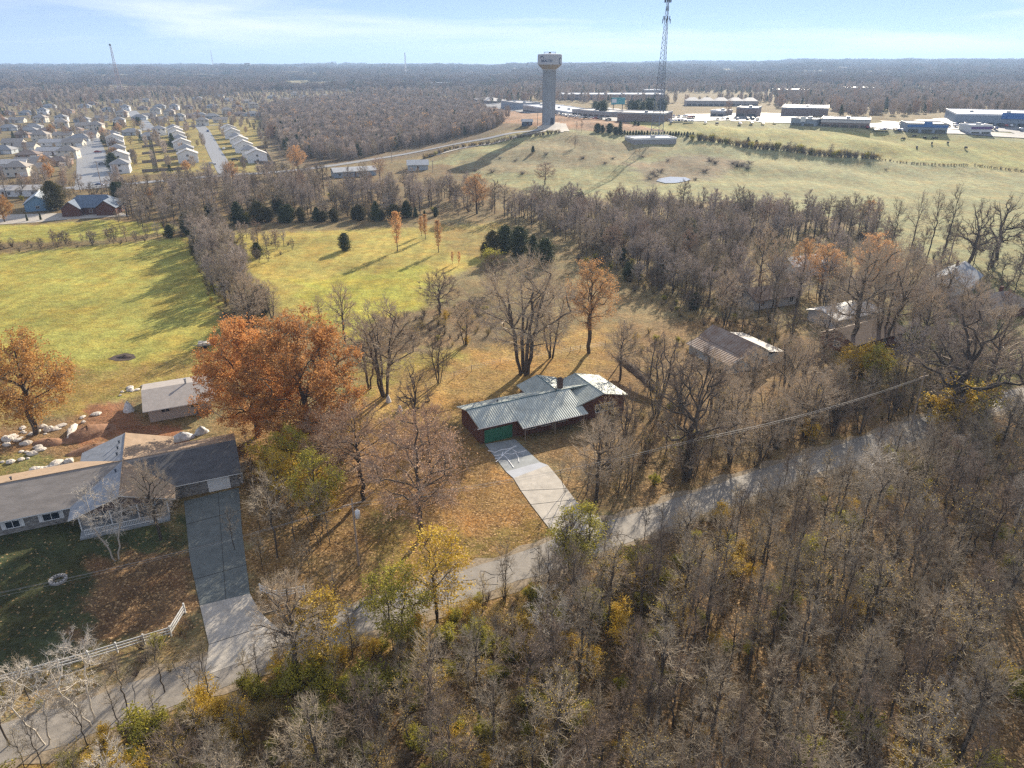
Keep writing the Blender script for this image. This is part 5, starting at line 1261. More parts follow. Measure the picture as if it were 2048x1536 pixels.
def carlot(label, group, lines, n, deg):
    k = 0
    for (a, c) in lines:
        for i in range(n):
            if R.random() < .25: continue
            f = (i + .5) / n; p = at(a[0] + (c[0] - a[0]) * f, a[1] + (c[1] - a[1]) * f)
            o = put('parked_car', CARM, None, (p.x, p.y, gz(p.x, p.y) + .38), math.radians(deg + (180 if R.random() < .5 else 0)) + R.uniform(-.05, .05)); tag(o, label, 'car', group)
carlot('small parked car in the bright lot before the long store at right', 'cars in the store lot', [((1780, 252), (1900, 257)), ((1905, 256), (2045, 262)), ((1905, 251), (2045, 257)), ((1730, 262), (1810, 265))], 14, 80)
carlot('small parked car in the lot right of the radio tower', 'cars right of the radio tower', [((1335, 244), (1400, 247)), ((1345, 236), (1395, 237)), ((1430, 240), (1530, 241)), ((1330, 250), (1560, 250)), ((1540, 246), (1700, 250))], 10, 80)
carlot('small parked car beside the brown field left of the water tower', 'cars by the brown field', [((925, 216), (1010, 217)), ((1150, 238), (1230, 243)), ((1100, 231), (1160, 236))], 9, 10)
for i, (px, py, d, lab) in enumerate(((425, 330, 24, 'left kerb near the crossing road'), (470, 322, 24, 'right drive of the straight street'), (416, 264, 110, 'top end of the straight street'), (205, 330, 20, 'right side of the wide street'), (196, 306, 20, 'far half of the wide street'), (200, 373, 5, 'crossing road behind bare shrubs'), (120, 305, 5, 'yard of the low houses left of the wide street'), (448, 300, 110, 'right drives of the straight street'))):
    p = at(px, py); tag(put('parked_car', CARM, None, (p.x, p.y, p.z + .2), math.radians(d)), 'small car parked at the ' + lab, 'car')

# ------------------------------------------------------------------ poles and wires
def pole(label, px, py, top, tf=False, arm=True, light=False, m=POLEW, name='utility_pole', group=None):
    p = at(px, py); Ht = zat(*top, p.y) - p.z; t = thing(name, label, 'pole', p, .45, group); r = .14 if p.y < 200 else .2
    part('shaft', B().tube([(0, 0, -.5), (0, 0, Ht)], [r, r * .65], 8), m, t)
    if arm:
        part('crossarm', B().box(-1.1, 1.1, -.06, .06, Ht - .75, Ht - .62), m, t)
        for x in (-1, -.4, .4, 1): part('insulator', B().lathe([(.05, Ht - .62), (.08, Ht - .5), (.03, Ht - .42)], 6), GREY, t)
    if tf: 
        tr = part('transformer', B().lathe([(.01, Ht - 2.7), (.30, Ht - 2.65), (.30, Ht - 1.75), (.22, Ht - 1.65), (.01, Ht - 1.62)], 14), mat('transformer_grey', (.62, .64, .66), .5), t, True); tr.location = (.45, -.1, 0)
        part('bushing', B().tube([(.45, -.1, Ht - 1.62), (.45, -.1, Ht - 1.35)], .05, 6), STEEL, t)
    return t, p, Ht
t0, P0, h0 = pole('grey wooden utility pole with round transformer at the lower left corner of the property', 718, 1130, (710, 998), tf=True)
_, P1, h1 = pole('slim wooden pole left of the old barn with sagging line', 1243, 722, (1247, 640), arm=False)
_, P2, h2 = pole('utility pole at the road bend near the right corner', 1822, 852, (1818, 745))
_, P3, h3 = pole('leaning pole at the pasture edge among the tall bare trees', 1893, 540, (1913, 475), arm=False)
for i, (px, py, ty, lab) in enumerate(((205, 380, 322, 'at the near end of the wide street'), (135, 365, 345, 'in brush left of the wide street'), (561, 318, 285, 'beside the thicket edge nearest the fences'), (586, 330, 303, 'paired at thicket corner'), (592, 332, 305, 'second of the pair at thicket corner'), (541, 290, 262, 'at the upper thicket edge'), (476, 240, 210, 'above the straight street left'), (489, 238, 212, 'above the straight street right'), (758, 313, 279, 'on the near side of the thicket'), (784, 326, 297, 'by the pasture corner road'), (866, 348, 320, 'right of the farm barn'), (926, 278, 252, 'on the gravel track half way up'), (1075, 254, 222, 'just left of the water tower base'), (1211, 243, 228, 'by the shops right of the water tower'))):
    pole('distant grey pole ' + lab, px, py, (px - (1024 - px) * .004, ty), arm=(i % 2 == 0))
def wire(name, label, pts, sag, r=.012, group='overhead wires', m=STEEL):
    b = B(); o = Vector(pts[0])
    for a, c in zip(pts[:-1], pts[1:]):
        a, c = Vector(a) - o, Vector(c) - o; b.tube([a.lerp(c, i / 12) - Vector((0, 0, sag * 4 * (i / 12) * (1 - i / 12))) for i in range(13)], r, 3, cap=False)
    ob = part(name, b, m); ob.location = o; tag(ob, label, 'wire', group); return ob
WM = mat('wire_metal', (.30, .30, .30), .6, .05)
zt0 = Vector((P0.x, P0.y, h0 - .4)); zt2 = Vector((P2.x, P2.y, h2 - .4))
WL0 = Vector((-62, 49, 9))
for k, (o_, lab) in enumerate(((-1.0, 'upper'), (0.2, 'middle'), (1.0, 'lower'))):
    d = Vector((o_ * .9, o_ * 1.2, -.35 * k))
    wire('power_line', '%s overhead line running from the corner pole out over the left front yard' % lab, [zt0 + d, WL0 + d * 1.3], 1.0, m=WM)
    wire('power_line', '%s overhead line running along the road from the corner pole to the right pole' % lab, [zt0 + d, Vector((25, 84, 9)) + d, zt2 + d], .9, m=WM)
wire('service_line', 'sagging service line from slim pole across the barn yard', [Vector((P1.x, P1.y, h1 - .2)), Vector((44, 126, 4.5)) if False else Vector((36, 92, 8))], 1.2, m=WM)
wire('service_line', 'service line from the transformer pole toward the ranch house', [zt0 + Vector((0, 0, -1.5)), Vector((-4.5, 98.5, 3.6))], .7, m=WM)

# ------------------------------------------------------------------ cattle
def cow_mesh():
    me = bpy.data.meshes.new('cow')
    V = [(0,0,1.05),(-.55,0,1.1),(-.95,0,1.15),(.55,0,1.05),(.9,0,1.12),(1.3,0,1.0),(1.62,0,.6),(1.78,0,.38),
         (-.9,.22,.75),(-.98,.24,.45),(-.92,.24,.03),(-.9,-.22,.75),(-.98,-.24,.45),(-.92,-.24,.03),(.75,.2,.7),(.74,.22,.4),(.74,.22,.03),(.75,-.2,.7),(.74,-.22,.4),(.74,-.22,.03),(-1.22,0,1.1),(-1.28,0,.6)]
    Ed = [(0,1),(1,2),(0,3),(3,4),(4,5),(5,6),(6,7),(2,8),(8,9),(9,10),(2,11),(11,12),(12,13),(3,14),(14,15),(15,16),(3,17),(17,18),(18,19),(2,20),(20,21)]
    me.from_pydata(V, Ed, []); o = put('cow', me); md = o.modifiers.new('skin', 'SKIN')
    rad = [.42,.40,.32,.42,.30,.2,.14,.1,.15,.08,.06,.15,.08,.06,.14,.08,.06,.14,.08,.06,.05,.03]
    for i, r in enumerate(rad): me.skin_vertices[0].data[i].radius = (r, r * (1.0 if i > 7 else .85))
    me.skin_vertices[0].data[0].use_root = True
    s_ = o.modifiers.new('smooth', 'SUBSURF'); s_.levels = s_.render_levels = 1
    bpy.context.view_layer.update(); m2 = bpy.data.meshes.new_from_object(o.evaluated_get(bpy.context.evaluated_depsgraph_get())); bpy.data.objects.remove(o)
    m2.materials.clear(); m2.materials.append(mat('black_hide', (.02, .018, .016), .8)); m2.name = 'cow'; return m2
CM = cow_mesh()
for i, (px, py, d, lab) in enumerate(((1805, 281, 20, 'left of the herd facing right'), (1828, 276, 200, 'farthest of the herd'), (1849, 279, 90, 'middle back of the herd'), (1869, 280, 170, 'right back of the herd'), (1833, 298, 240, 'nearest left of the herd'), (1863, 290, 60, 'middle of the herd'), (1895, 289, 250, 'right of the herd'), (1931, 299, 80, 'far right apart from the herd'))):
    p = at(px, py); o = put('cow', CM, None, p, math.radians(d)); o.scale = (1.35,) * 3; tag(o, 'black cow grazing in the open pasture, ' + lab, 'cow', 'cattle in the pasture')

# ------------------------------------------------------------------ yard things
def rock_mesh(seed, flat=.6):
    rr = random.Random(seed); b = B(); n, k = 9, 6; vs = [(0, 0, -.5 * flat)]
    for i in range(1, k):
        a = PI * i / k - PI / 2
        for j in range(n):
            t = 2 * PI * j / n; r = math.cos(a) * rr.uniform(.75, 1.15); vs.append((r * math.cos(t), r * math.sin(t), math.sin(a) * flat * rr.uniform(.8, 1.1)))
    vs.append((0, 0, flat)); fs = [(0, 1 + (j + 1) % n, 1 + j) for j in range(n)]
    for i in range(k - 2):
        for j in range(n): j2 = (j + 1) % n; o = 1 + i * n; fs.append((o + j, o + j2, o + n + j2, o + n + j))
    o = 1 + (k - 2) * n; fs += [(o + j, o + (j + 1) % n, len(vs) - 1) for j in range(n)]
    b.add(vs, fs); return b.mesh('boulder', ROCK)
RM = [rock_mesh(i, f) for i, f in ((1, .5), (2, .65), (3, .4), (4, .8))]
def rocks(pts, n, lo, hi, label, group, spread=.9):
    P = [at(*p) for p in pts]
    for k in range(n):
        f = (k + R.random() * .8) / n * (len(P) - 1); i = min(len(P) - 2, int(f)); q = P[i].lerp(P[i + 1], f - i)
        s = R.uniform(lo, hi); o = put('boulder', R.choice(RM), None, (q.x + R.gauss(0, spread), q.y + R.gauss(0, spread), s * .15), R.random() * 6.28); o.scale = (s * R.uniform(.8, 1.5), s, s * .8); tag(o, label, 'boulder', group)
rocks([(-40, 905), (20, 880), (60, 868), (110, 855)], 40, .25, .8, 'pale limestone boulder in the rubble bank left of the bronze oak trunk', 'boulders in the rubble bank', 1.4)
rocks([(235, 785), (262, 780), (285, 774)], 9, .3, .7, 'pale boulder on the slope left of the block outbuilding', 'boulders by the outbuilding', .6)
rocks([(-20, 945), (20, 918), (40, 912), (60, 908), (90, 890), (105, 885)], 12, .25, .75, 'pale boulder lying on the red clay', 'boulders on the red clay')
rocks([(40, 965), (80, 940), (100, 932), (140, 926)], 14, .3, .95, 'pale flat boulder behind the left wing of the stone house', 'boulders behind the stone house', .5)
rocks([(165, 835), (195, 826), (170, 846)], 4, .4, .8, 'pale boulder at the top edge of the red cut', 'boulders at the red cut', .4)
p = at(145, 866); o = put('stone_slab', RM[0], None, (p.x, p.y, .4), 1.9); o.scale = (2.6, .7, 1.1); tag(o, 'long upright pale stone slab in the middle of the red clay', 'stone slab')
def mound(name, label, cat, px, py, rx, ry, h, m, seed, rz=0):
    p = at(px, py); rr = random.Random(seed); b = B(); n, k = 22, 8; vs = []
    for i in range(k):
        f = i / (k - 1)
        for j in range(n): t = 2 * PI * j / n; r = (1 - f) ** .8 * (1 + rr.gauss(0, .07)); vs.append((math.cos(t) * r * rx, math.sin(t) * r * ry, h * (f ** .8) * (1 + rr.gauss(0, .06)) - .05))
    fs = [(i*n + j, i*n + (j+1) % n, (i+1)*n + (j+1) % n, (i+1)*n + j) for i in range(k-1) for j in range(n)]; b.add(vs, fs)
    return tag(put(name, b.mesh(name, m, True), None, (p.x, p.y, 0), rz), label, cat)
mound('clay_mound', 'steep red clay bank cut into the slope beside the stone slab', 'clay bank', 178, 868, 4.0, 2.4, 1.5, SOIL, 1, .8)
mound('clay_mound', 'red clay heap between the long stone slab and the bronze oak', 'clay heap', 100, 885, 2.8, 1.4, .7, SOIL, 2)
mound('clay_mound', 'red clay bank left of the crossing gable roofs', 'clay heap', 190, 898, 4.0, 1.6, .9, SOIL, 3, .5)
mound('soil_mound', 'low brown soil mound on the mown field', 'soil mound', 250, 714, 1.9, 1.0, .45, mat('dark_soil', (.07, .05, .04)), 4)
TARP = mat('grey_white_tarp', (.50, .50, .50), .55, .35, 1.2, .06)
mound('tarp_heap', 'grey white tarp heap behind the crossing gables', 'tarp heap', 365, 877, 2.0, 1.1, 1.2, TARP, 5, .4)
mound('tarp_heap', 'white tarp covered heap right of the grey tarp heap', 'tarp heap', 403, 866, 1.2, .8, 1.3, TARP, 6, .7)
mound('wrapped_bale', 'upright white wrapped bag with red mark left of the outbuilding', 'wrapped bag', 258, 822, .95, .9, 1.9, DIRTY, 7)
mound('wrapped_bale', 'white round topped bundle under reddish bare trees, taller one', 'bundle', 777, 804, .5, .5, 1.5, DIRTY, 8)
mound('wrapped_bale', 'white round topped bundle under reddish bare trees, lower one', 'bundle', 800, 822, .5, .5, 1.2, DIRTY, 9)
b = B()
for k in range(14):
    t_ = k / 14 * 2 * PI; b.box(-.22, .22, .62, .95, 0, .28, 0, Matrix.Rotation(t_, 4, 'Z'))
p = at(117, 1161); tag(put('fire_ring', b.mesh('fire_ring', mat('grey_ring_stone', (.30, .29, .28), .9, .3, 3)), None, (p.x, p.y, 0)), 'round stone fire ring in the shaded front lawn', 'fire ring')
# loaded utility trailer
p = at(412, 694); t = thing('utility_trailer', 'small flat trailer loaded with pale crates at the field edge', 'trailer', p, .25)
part('bed', B().box(-1.5, 1.5, -.9, .9, .55, .68), WOOD, t)
for i in range(3):
    for j in range(2): part('crate', B().box(-1.4 + i * .95, -.55 + i * .95, -.8 + j * .85, -.05 + j * .85, .69, 1.1 + .1 * ((i + j) % 2)), mat('pale_crate', (.62, .55, .45), .8), t)
for s_ in (-1, 1): part('wheel', B().tube([(0, s_ * .95, .35), (0, s_ * 1.15, .35)], .35, 10), TYRE, t)
part('drawbar', B().tube([(-1.5, 0, .55), (-2.6, 0, .5)], .06, 5), STEEL, t)
# vine wrapped fallen trunk right of the ranch house
a, c = at(1236, 742), at(1318, 800); o = Vector((a.x, a.y, 0)); b = B(); rr = random.Random(4)
d = (c - a); pts = [Vector((0, 0, 2.6)) + d * f + Vector((0, 0, -1.9 * f + .4 * math.sin(f * 3))) for f in [i / 10 for i in range(11)]]
b.tube(pts, [.55, .85, .7, .8, .62, .7, .55, .6, .5, .45, .4], 10)
t = thing('fallen_trunk', 'thick dark fallen tree trunk wrapped in dead vines right of the ranch house', 'fallen trunk', o)
part('trunk', b, mat('rotten_bark', (.13, .10, .075), .95, .5, 2, .1), t, True); b = B()
for k in range(3600):
    f = rr.random(); i = min(9, int(f * 10)); q = pts[i].lerp(pts[i + 1], f * 10 - i); v = Vector((rr.gauss(0, 1), rr.gauss(0, 1), rr.gauss(.2, 1))).normalized(); r_ = .75 - .3 * f
    b.spike(q + v * r_ * .8, q + v * (r_ + rr.uniform(.1, .8)) + d.normalized() * rr.uniform(-.4, .8), .02)
part('vines', b, TWIGD, t)
# ------------------------------------------------------------------ named trees of the property and its neighbours
ptree('oak', 'oak_tree', 'large oak in full orange leaf, left one of the pair between the two lots', 'oak tree', 515, 872, 640, var=0, w=1.0)
ptree('oak', 'oak_tree', 'huge oak in full orange leaf, right one of the pair between the two lots', 'oak tree', 618, 888, 628, var=1, w=1.08)
ptree('bronze', 'oak_tree', 'bronze leaved oak by the rubble bank at the left edge', 'oak tree', 72, 868, 655, w=1.1)
ptree('multi', 'maple_tree', 'large many stemmed bare maple directly behind the ranch house', 'maple tree', 1048, 748, 512, var=0, w=1.1)
ptree('multi', 'maple_tree', 'bare ivy flecked tree just right of the many stemmed maple', 'maple tree', 1102, 716, 555, var=1, w=.8)
ptree('tan', 'tan_leaved_tree', 'tall spreading tree with tan orange crown right of the many stemmed maple', 'tree', 1178, 706, 515, w=.95)
ptree('round', 'apple_tree', 'round topped dark bare tree at the field edge', 'apple tree', 880, 632, 540, w=1.0)
ptree('round', 'apple_tree', 'leaning dark bare tree between the round tree and the cedars', 'apple tree', 990, 580, 505, w=.9)
ptree('vase', 'young_maple', 'small vase shaped bare tree in the middle lawn', 'maple tree', 878, 766, 668)
ptree('multi', 'bare_tree', 'bare clump of pale stems above the round topped white bundles', 'tree', 770, 792, 600, var=0, w=.95)
ptree('multi', 'bare_tree', 'bare clump leaning left below the mown field corner', 'tree', 738, 778, 640, var=1, w=.9)
ptree('spread', 'bare_tree', 'tall bare tree at the bottom corner of the sunlit field', 'tree', 690, 690, 560, var=1, w=.7)
ptree('gnarl', 'bare_tree', 'crooked bare tree left of the white bundles', 'tree', 832, 868, 725, w=.7)
ptree('red', 'reddish_tree', 'reddish twigged tree with few withered leaves in the front lawn', 'tree', 840, 1078, 815, var=0, w=1.05)
ptree('red', 'reddish_tree', 'wide reddish brown bare tree left of the front lawn tree', 'tree', 728, 1000, 800, var=1, w=1.1)
ptree('red', 'reddish_tree', 'reddish bare tree close to the garage corner', 'tree', 862, 962, 800, var=0, w=.95)
ptree('red', 'reddish_tree', 'dull brown bare tree below the orange oak', 'tree', 660, 960, 810, var=1, w=.9)
ptree('spread', 'bare_tree', 'dark bare tree in front of the porch of the ranch house', 'tree', 1192, 1005, 825, var=0, w=.85)
ptree('gnarl', 'bare_tree', 'tall crooked dark tree midway between house and right corner', 'tree', 1372, 960, 690, w=.75)
ptree('spread', 'bare_tree', 'broad bare tree left of the shrubby tree near the road', 'tree', 1466, 888, 750, var=1, w=.8)
ptree('vase', 'shrubby_tree', 'broad many stemmed shrubby tree near the right corner', 'tree', 1610, 872, 740, w=1.1)
ptree('vase', 'shrubby_tree', 'dense upright shrubby tree right of the fallen trunk', 'tree', 1312, 830, 672, w=1.1)
ptree('gnarl', 'bare_tree', 'huge gnarled oak at the right corner beyond the road end', 'oak tree', 1893, 862, 605, w=1.15)
ptree('spread', 'bare_tree', 'large dark bare oak behind the huge gnarled oak', 'oak tree', 1965, 800, 600, var=0, w=.9)
ptree('spread', 'bare_tree', 'wide bare tree over the dark roofed house', 'oak tree', 1700, 705, 470, var=1, w=.9)
ptree('multi', 'bare_tree', 'tall bare tree right of the dark roofed house', 'tree', 1760, 690, 480, var=0, w=.85)
ptree('spread', 'bare_tree', 'bare tree standing right behind the white pickup truck', 'tree', 1515, 592, 440, var=0, w=.6)
ptree('multi', 'bare_tree', 'bare tree between the cottages', 'tree', 1548, 600, 470, var=1, w=.6)
ptree('tan', 'tan_leaved_tree', 'orange leaved tree in front of the pale cottage', 'tree', 1602, 575, 475, w=.9)
for i, (px, py, ty, lab, v) in enumerate(((1775, 525, 395, 'leftmost of the tall pasture trees', 'wood'), (1815, 530, 385, 'second of the tall pasture trees from the left', 'wood'), (1850, 535, 380, 'third of the tall pasture trees from the left', 'wood'), (1878, 540, 375, 'fourth of the tall pasture trees from the left', 'wood'), (1935, 545, 395, 'crooked pasture tree left of the broadest one', 'gnarl'), (1985, 535, 385, 'broadest of the pasture edge trees at right', 'gnarl'), (1745, 505, 405, 'shorter pasture edge tree left of the tall row', 'wood'), (2040, 540, 420, 'pasture edge tree cut by the frame', 'gnarl'))):
    ptree(v, 'bare_tree', 'tall dark bare tree, ' + lab, 'tree', px, py, ty, w=.8)
for i, (px, py, ty, lab) in enumerate(((795, 502, 422, 'front left and tallest'), (851, 479, 428, 'back right'), (843, 472, 432, 'farthest back'), (877, 505, 440, 'front right'), (905, 528, 503, 'tiny, left of the two saplings'), (918, 531, 503, 'tiny, right of the two saplings'))):
    ptree('cypress', 'narrow_tree', 'narrow orange brown tree in the upper field, ' + lab, 'tree', px, py, ty)
ptree('cedar', 'cedar_tree', 'single round dark cedar alone in the upper field', 'cedar', 690, 501, 467, var=0, w=.95)
ptree('conicbig', 'cedar_tree', 'big dark evergreen beside the blue gable house', 'cedar', 113, 420, 362, w=1.0)
for i, (px, py, ty, v) in enumerate(((985, 505, 462, 2), (1010, 503, 452, 0), (1038, 510, 455, 0), (1066, 520, 470, 1), (1090, 530, 478, 0), (970, 512, 485, 2))):
    ptree('cedar', 'cedar_tree', 'dark cedar in the clump at the right end of the upper field', 'cedar', px, py, ty, var=v, w=1.0, group='cedars at the right end of the field')
for i in range(21):
    ptree('cedar', 'cedar_tree', 'dark cedar in the row along the far side of the upper field', 'cedar', 430 + i * 22.5 + R.uniform(-9, 9), 449 - i * .7 + R.uniform(-3, 3), 410 + R.uniform(-9, 12), w=R.uniform(.8, 1.5), var=R.choice([0, 1, 2, 2]), group='cedars along the far side of the field') if i not in (1, 3) else None
for px, py, ty in ((378, 470, 425), (392, 500, 455), (398, 520, 478)): ptree('cedar', 'cedar_tree', 'dark cedar at the upper end of the tree line between the fields', 'cedar', px, py, ty, w=.9, group='cedars between the fields')
ptree('cedar', 'cedar_tree', 'small dark cedar in the middle of the sloping pasture', 'cedar', 1066, 306, 291, var=1, w=1.1)
for i, (px, py, ty, v) in enumerate(((1195, 266, 247, 0), (1205, 268, 250, 1), (1219, 268, 247, 0), (1231, 270, 254, 0), (1240, 270, 250, 1), (1241, 253, 241, 1), (1270, 251, 240, 1), (1277, 252, 244, 0))):
    ptree('cedar', 'cedar_tree', 'dark pasture cedar between the water tower and the radio tower', 'cedar', px, py, ty, var=v, w=1.3, group='cedars between the towers')
for i in range(20):
    ptree('cedar', 'tall_conifer', 'tall dark conifer in the stand behind the shops left of the radio tower', 'conifer', R.choice([R.uniform(1190, 1215), R.uniform(1258, 1325)]), R.uniform(219, 232), R.uniform(196, 206), var=R.choice([0, 1]), w=1.2, group='conifers behind the shops')
for i in range(26):
    ptree('cedar', 'hedge_conifer', 'clipped looking dark conifer in the long hedge behind the radio tower', 'conifer', 1243 + i * 5.7, 271 + R.uniform(-1, 1) + i * .12, 261 + R.uniform(-1.5, 1.5) + i * .1, var=1, w=1.3, group='hedge conifers behind the radio tower')
for px, py, ty, k, lab in ((1150, 298, 268, 'spread', 'lone bare tree below the water tower'), (1163, 268, 240, 'wood', 'thin bare tree right of the tower pad'), (1153, 268, 243, 'wood', 'crooked thin bare tree at the tower pad'), (1660, 314, 286, 'spread', 'round bare tree standing on the pasture hedge'), (1538, 297, 276, 'wood', 'thin bare sapling on the pasture hedge'),
                           (835, 350, 335, 'spread', 'small bare tree by the farm barn'), (760, 363, 310, 'red', 'pinkish bare tree left of the farm barn'), (728, 370, 322, 'multi', 'grey bare tree left of the pinkish one'), (1090, 372, 322, 'red', 'rust red leafed tree at the foot of the pasture'), (1455, 236, 196, 'red', 'tall narrow rust coloured tree by the offices')):
    ptree(k, 'bare_tree' if k != 'red' else 'reddish_tree', lab, 'tree', px, py, ty, w=(.6 if 'narrow' in lab else 1.5 if 'rust red' in lab else .95))
for px, py, ty in ((1495, 291, 274), (1512, 294, 280), (1575, 303, 290), (1710, 318, 308)): ptree('cedar', 'cedar_tree', 'dark cedar poking out of the pasture hedge', 'cedar', px, py, ty, group='cedars on the pasture hedge')
ptree('bronze', 'orange_tree', 'small orange tree at the far left by the paved yard', 'tree', 10, 444, 388, w=1.0); ptree('bronze', 'orange_tree', 'rust tree behind the blue roofed house', 'tree', 300, 400, 375, w=.9)
for px, y0 in ((55, 442), (82, 440)): ptree('cedar', 'yard_cypress', 'narrow dark cypress on the paved yard, %s one' % ('left' if px < 60 else 'right'), 'cypress', px, y0, y0 - 15, var=1, w=.5)
ptree('sap', 'bare_tree', 'young bare tree on the lawn between the long driveway and the oaks', 'tree', 555, 1115, 930, var=0, w=1.1)
ptree('pale', 'bare_tree', 'pale twisted bare tree in the front yard before the porch', 'tree', 235, 1120, 945, w=1.1, var=0)
ptree('spread', 'bare_tree', 'pale bare tree hiding the right half of the porch', 'tree', 322, 1080, 920, var=0, w=.75)
ptree('spread', 'bare_tree', 'dense bare tree beside the light apron of the long driveway', 'tree', 598, 1365, 1140, var=1, w=.8)
ptree('pale', 'bare_tree', 'pale bare roadside tree in the lower left corner region', 'tree', 185, 1450, 1260, var=0, w=1.1)
ptree('pale', 'bare_tree', 'second pale roadside tree left of the light apron', 'tree', 95, 1490, 1320, var=0, w=1.1)
for px, py, ty, v, lab in ((590, 965, 850, 0, 'olive leaved tree at the garage side lawn, upper one'), (640, 1040, 905, 0, 'olive leaved tree on the lot line, lower one'), (560, 1000, 900, 1, 'yellow leaved tree nearest the long driveway'), (875, 1245, 1060, 1, 'yellow leaved tree at the road edge below the front lawn'), (800, 1290, 1130, 0, 'olive yellow tree at the road edge left of the yellow one'), (655, 1345, 1190, 1, 'yellow tree at the road edge near the light apron'), (1150, 1150, 1010, 0, 'dark olive vine covered tree across from the driveway mouth'), (1745, 770, 690, 0, 'olive tree by the right lot line'), (1690, 760, 690, 1, 'yellowing tree by the right lot line')):
    ptree('yel', 'leafy_tree', lab, 'tree', px, py, ty, var=v, w=1.25)
ptree('vase', 'vine_clump', 'dark vine covered tree standing at the road opposite the driveway', 'tree', 1140, 1140, 1030, w=.8)

for px, py, ty, lab in ((505, 655, 545, 'bare tree behind the left orange oak'), (545, 640, 560, 'bare tree behind the right orange oak'), (640, 640, 590, 'thin bare tree at the lower edge of the sunlit field'), (930, 690, 600, 'bare shrubby tree left of the many stemmed maple'), (1240, 760, 640, 'bare tree between the ranch house and the slim pole'), (1420, 830, 700, 'bare tree in front of the old barn, left one'), (1500, 800, 690, 'bare tree in front of the old barn, middle one'), (1570, 790, 670, 'bare tree in front of the old barn, right one'), (1640, 740, 600, 'bare tree before the white roofed shed'), (1450, 650, 540, 'bare tree behind the old barn'), (1840, 700, 570, 'bare tree left of the brown hip house'), (1930, 680, 560, 'bare tree before the brown hip house'), (1870, 630, 500, 'bare tree before the grey gable house')):
    ptree('multi' if px % 4 else 'spread', 'bare_tree', lab, 'tree', px, py, ty, w=.85)
# suburb trees
HXY = [tuple(at(*q)[:2]) + (15,) for _, pts, _, _, _ in ROWS for q in pts]
STR = [G2(q) for q in ([(150, 375), (228, 372), (205, 285), (160, 285)], [(392, 248), (418, 248), (476, 352), (432, 352)], [(245, 218), (290, 218), (315, 266), (270, 266)])]
su = fill(SUBZ, 17, 77, HXY + STR)
scatter('suburb_trees', 'mixed', rows(su, 78, .45, .8, [3, 3, 2, .8, .9]), 'bare and rusty trees crowding the yards of the suburb', 'trees')
rs = random.Random(12)
for i in range(60):
    reg = rs.choice([(0, 240, 240, 300), (0, 240, 380, 345), (260, 250, 330, 300), (180, 260, 250, 300), (330, 225, 520, 250), (430, 205, 720, 230), (225, 300, 232, 345), (0, 340, 150, 360)])
    px, py = rs.uniform(reg[0], reg[2]), rs.uniform(reg[1], reg[3]); p = at(px, py); kind = rs.choice(['spread', 'spread', 'red', 'round', 'bronze', 'tan', 'cedar'])
    tree(kind, 'yard_tree', 'small leafless or rusty yard tree among the suburb houses', 'tree', p.x, p.y, ht=rs.uniform(6, 10), group='yard trees of the suburb')

# ------------------------------------------------------------------ near wood below the road: every tree an object
ROADP = ROAD
rx = [p[0] for p in ROADP]; ry = [p[1] for p in ROADP]
cand = fill([(-60, 24), (112, 24), (112, 128), (60, 105), (-60, 60)], 3.35, 31)
yr = np.interp(cand[:, 0], rx, ry); ok = (cand[:, 1] < yr - 3) & (near_line(ROADP, cand[:, 0], cand[:, 1]) > 4.4) & (np.abs(cand[:, 0]) < cand[:, 1] * .80 + 6) & (cand[:, 1] > 29)
cand = cand[ok]; dist = np.hypot(cand[:, 0], cand[:, 1]); cand = cand[np.argsort(dist)]
rs = random.Random(5); n_w = 0
for x, y in cand:
    d = float(near_line(ROADP, np.array([x]), np.array([y]))[0]); left = x < 2
    if left and rs.random() < .22: continue
    if d < 9:
        if rs.random() < .45: continue
        kind, h_ = 'sap', rs.uniform(4.5, 7)
    elif left and d < 15: kind, h_ = 'sap', rs.uniform(5, 8)
    else: kind, h_ = ('wood', rs.uniform(8.5, 12.5)) if rs.random() < (.45 if left else .75) else ('sap', rs.uniform(7, 10))
    if rs.random() < .05: kind = 'pale'
    n_w += 1
    reg = ('left' if x < -8 else 'centre left' if x < 8 else 'centre right' if x < 28 else 'right') + (' front' if y < 48 else ' middle' if y < 68 else ' rear')
    ds = {'sap': 'slim bare young tree', 'wood': 'taller bare grey brown tree', 'pale': 'pale twigged bare tree'}[kind]
    tree(kind, 'woodland_tree', ds + ' in the ' + reg + ' of the wood below the road', 'tree', float(x), float(y), ht=h_, w=rs.uniform(.9, 1.25), group=ds + 's, ' + reg + ' of the lower wood')
    if n_w >= 290: break
print('woodland', n_w, len(cand))
rs = random.Random(18)
for k in range(46):
    f = (k + rs.random()) / 46 * 14; i = min(13, int(f)); a, c = ROAD[i + 1], ROAD[i + 2]; t_ = f - i; dx, dy = c[0] - a[0], c[1] - a[1]; l = math.hypot(dx, dy)
    o_ = rs.uniform(3.2, 5.5); x = a[0] + dx * t_ + dy / l * o_; y = a[1] + dy * t_ - dx / l * o_
    if y < 30: continue
    tree(rs.choice(['sap', 'sap', 'wood'] if x > 8 else ['sap']), 'roadside_tree', 'slim dark bare tree on the lower road edge', 'tree', x, y, ht=rs.uniform(5, 8.2), w=rs.uniform(.7, .95), group='slim trees on the lower road edge')
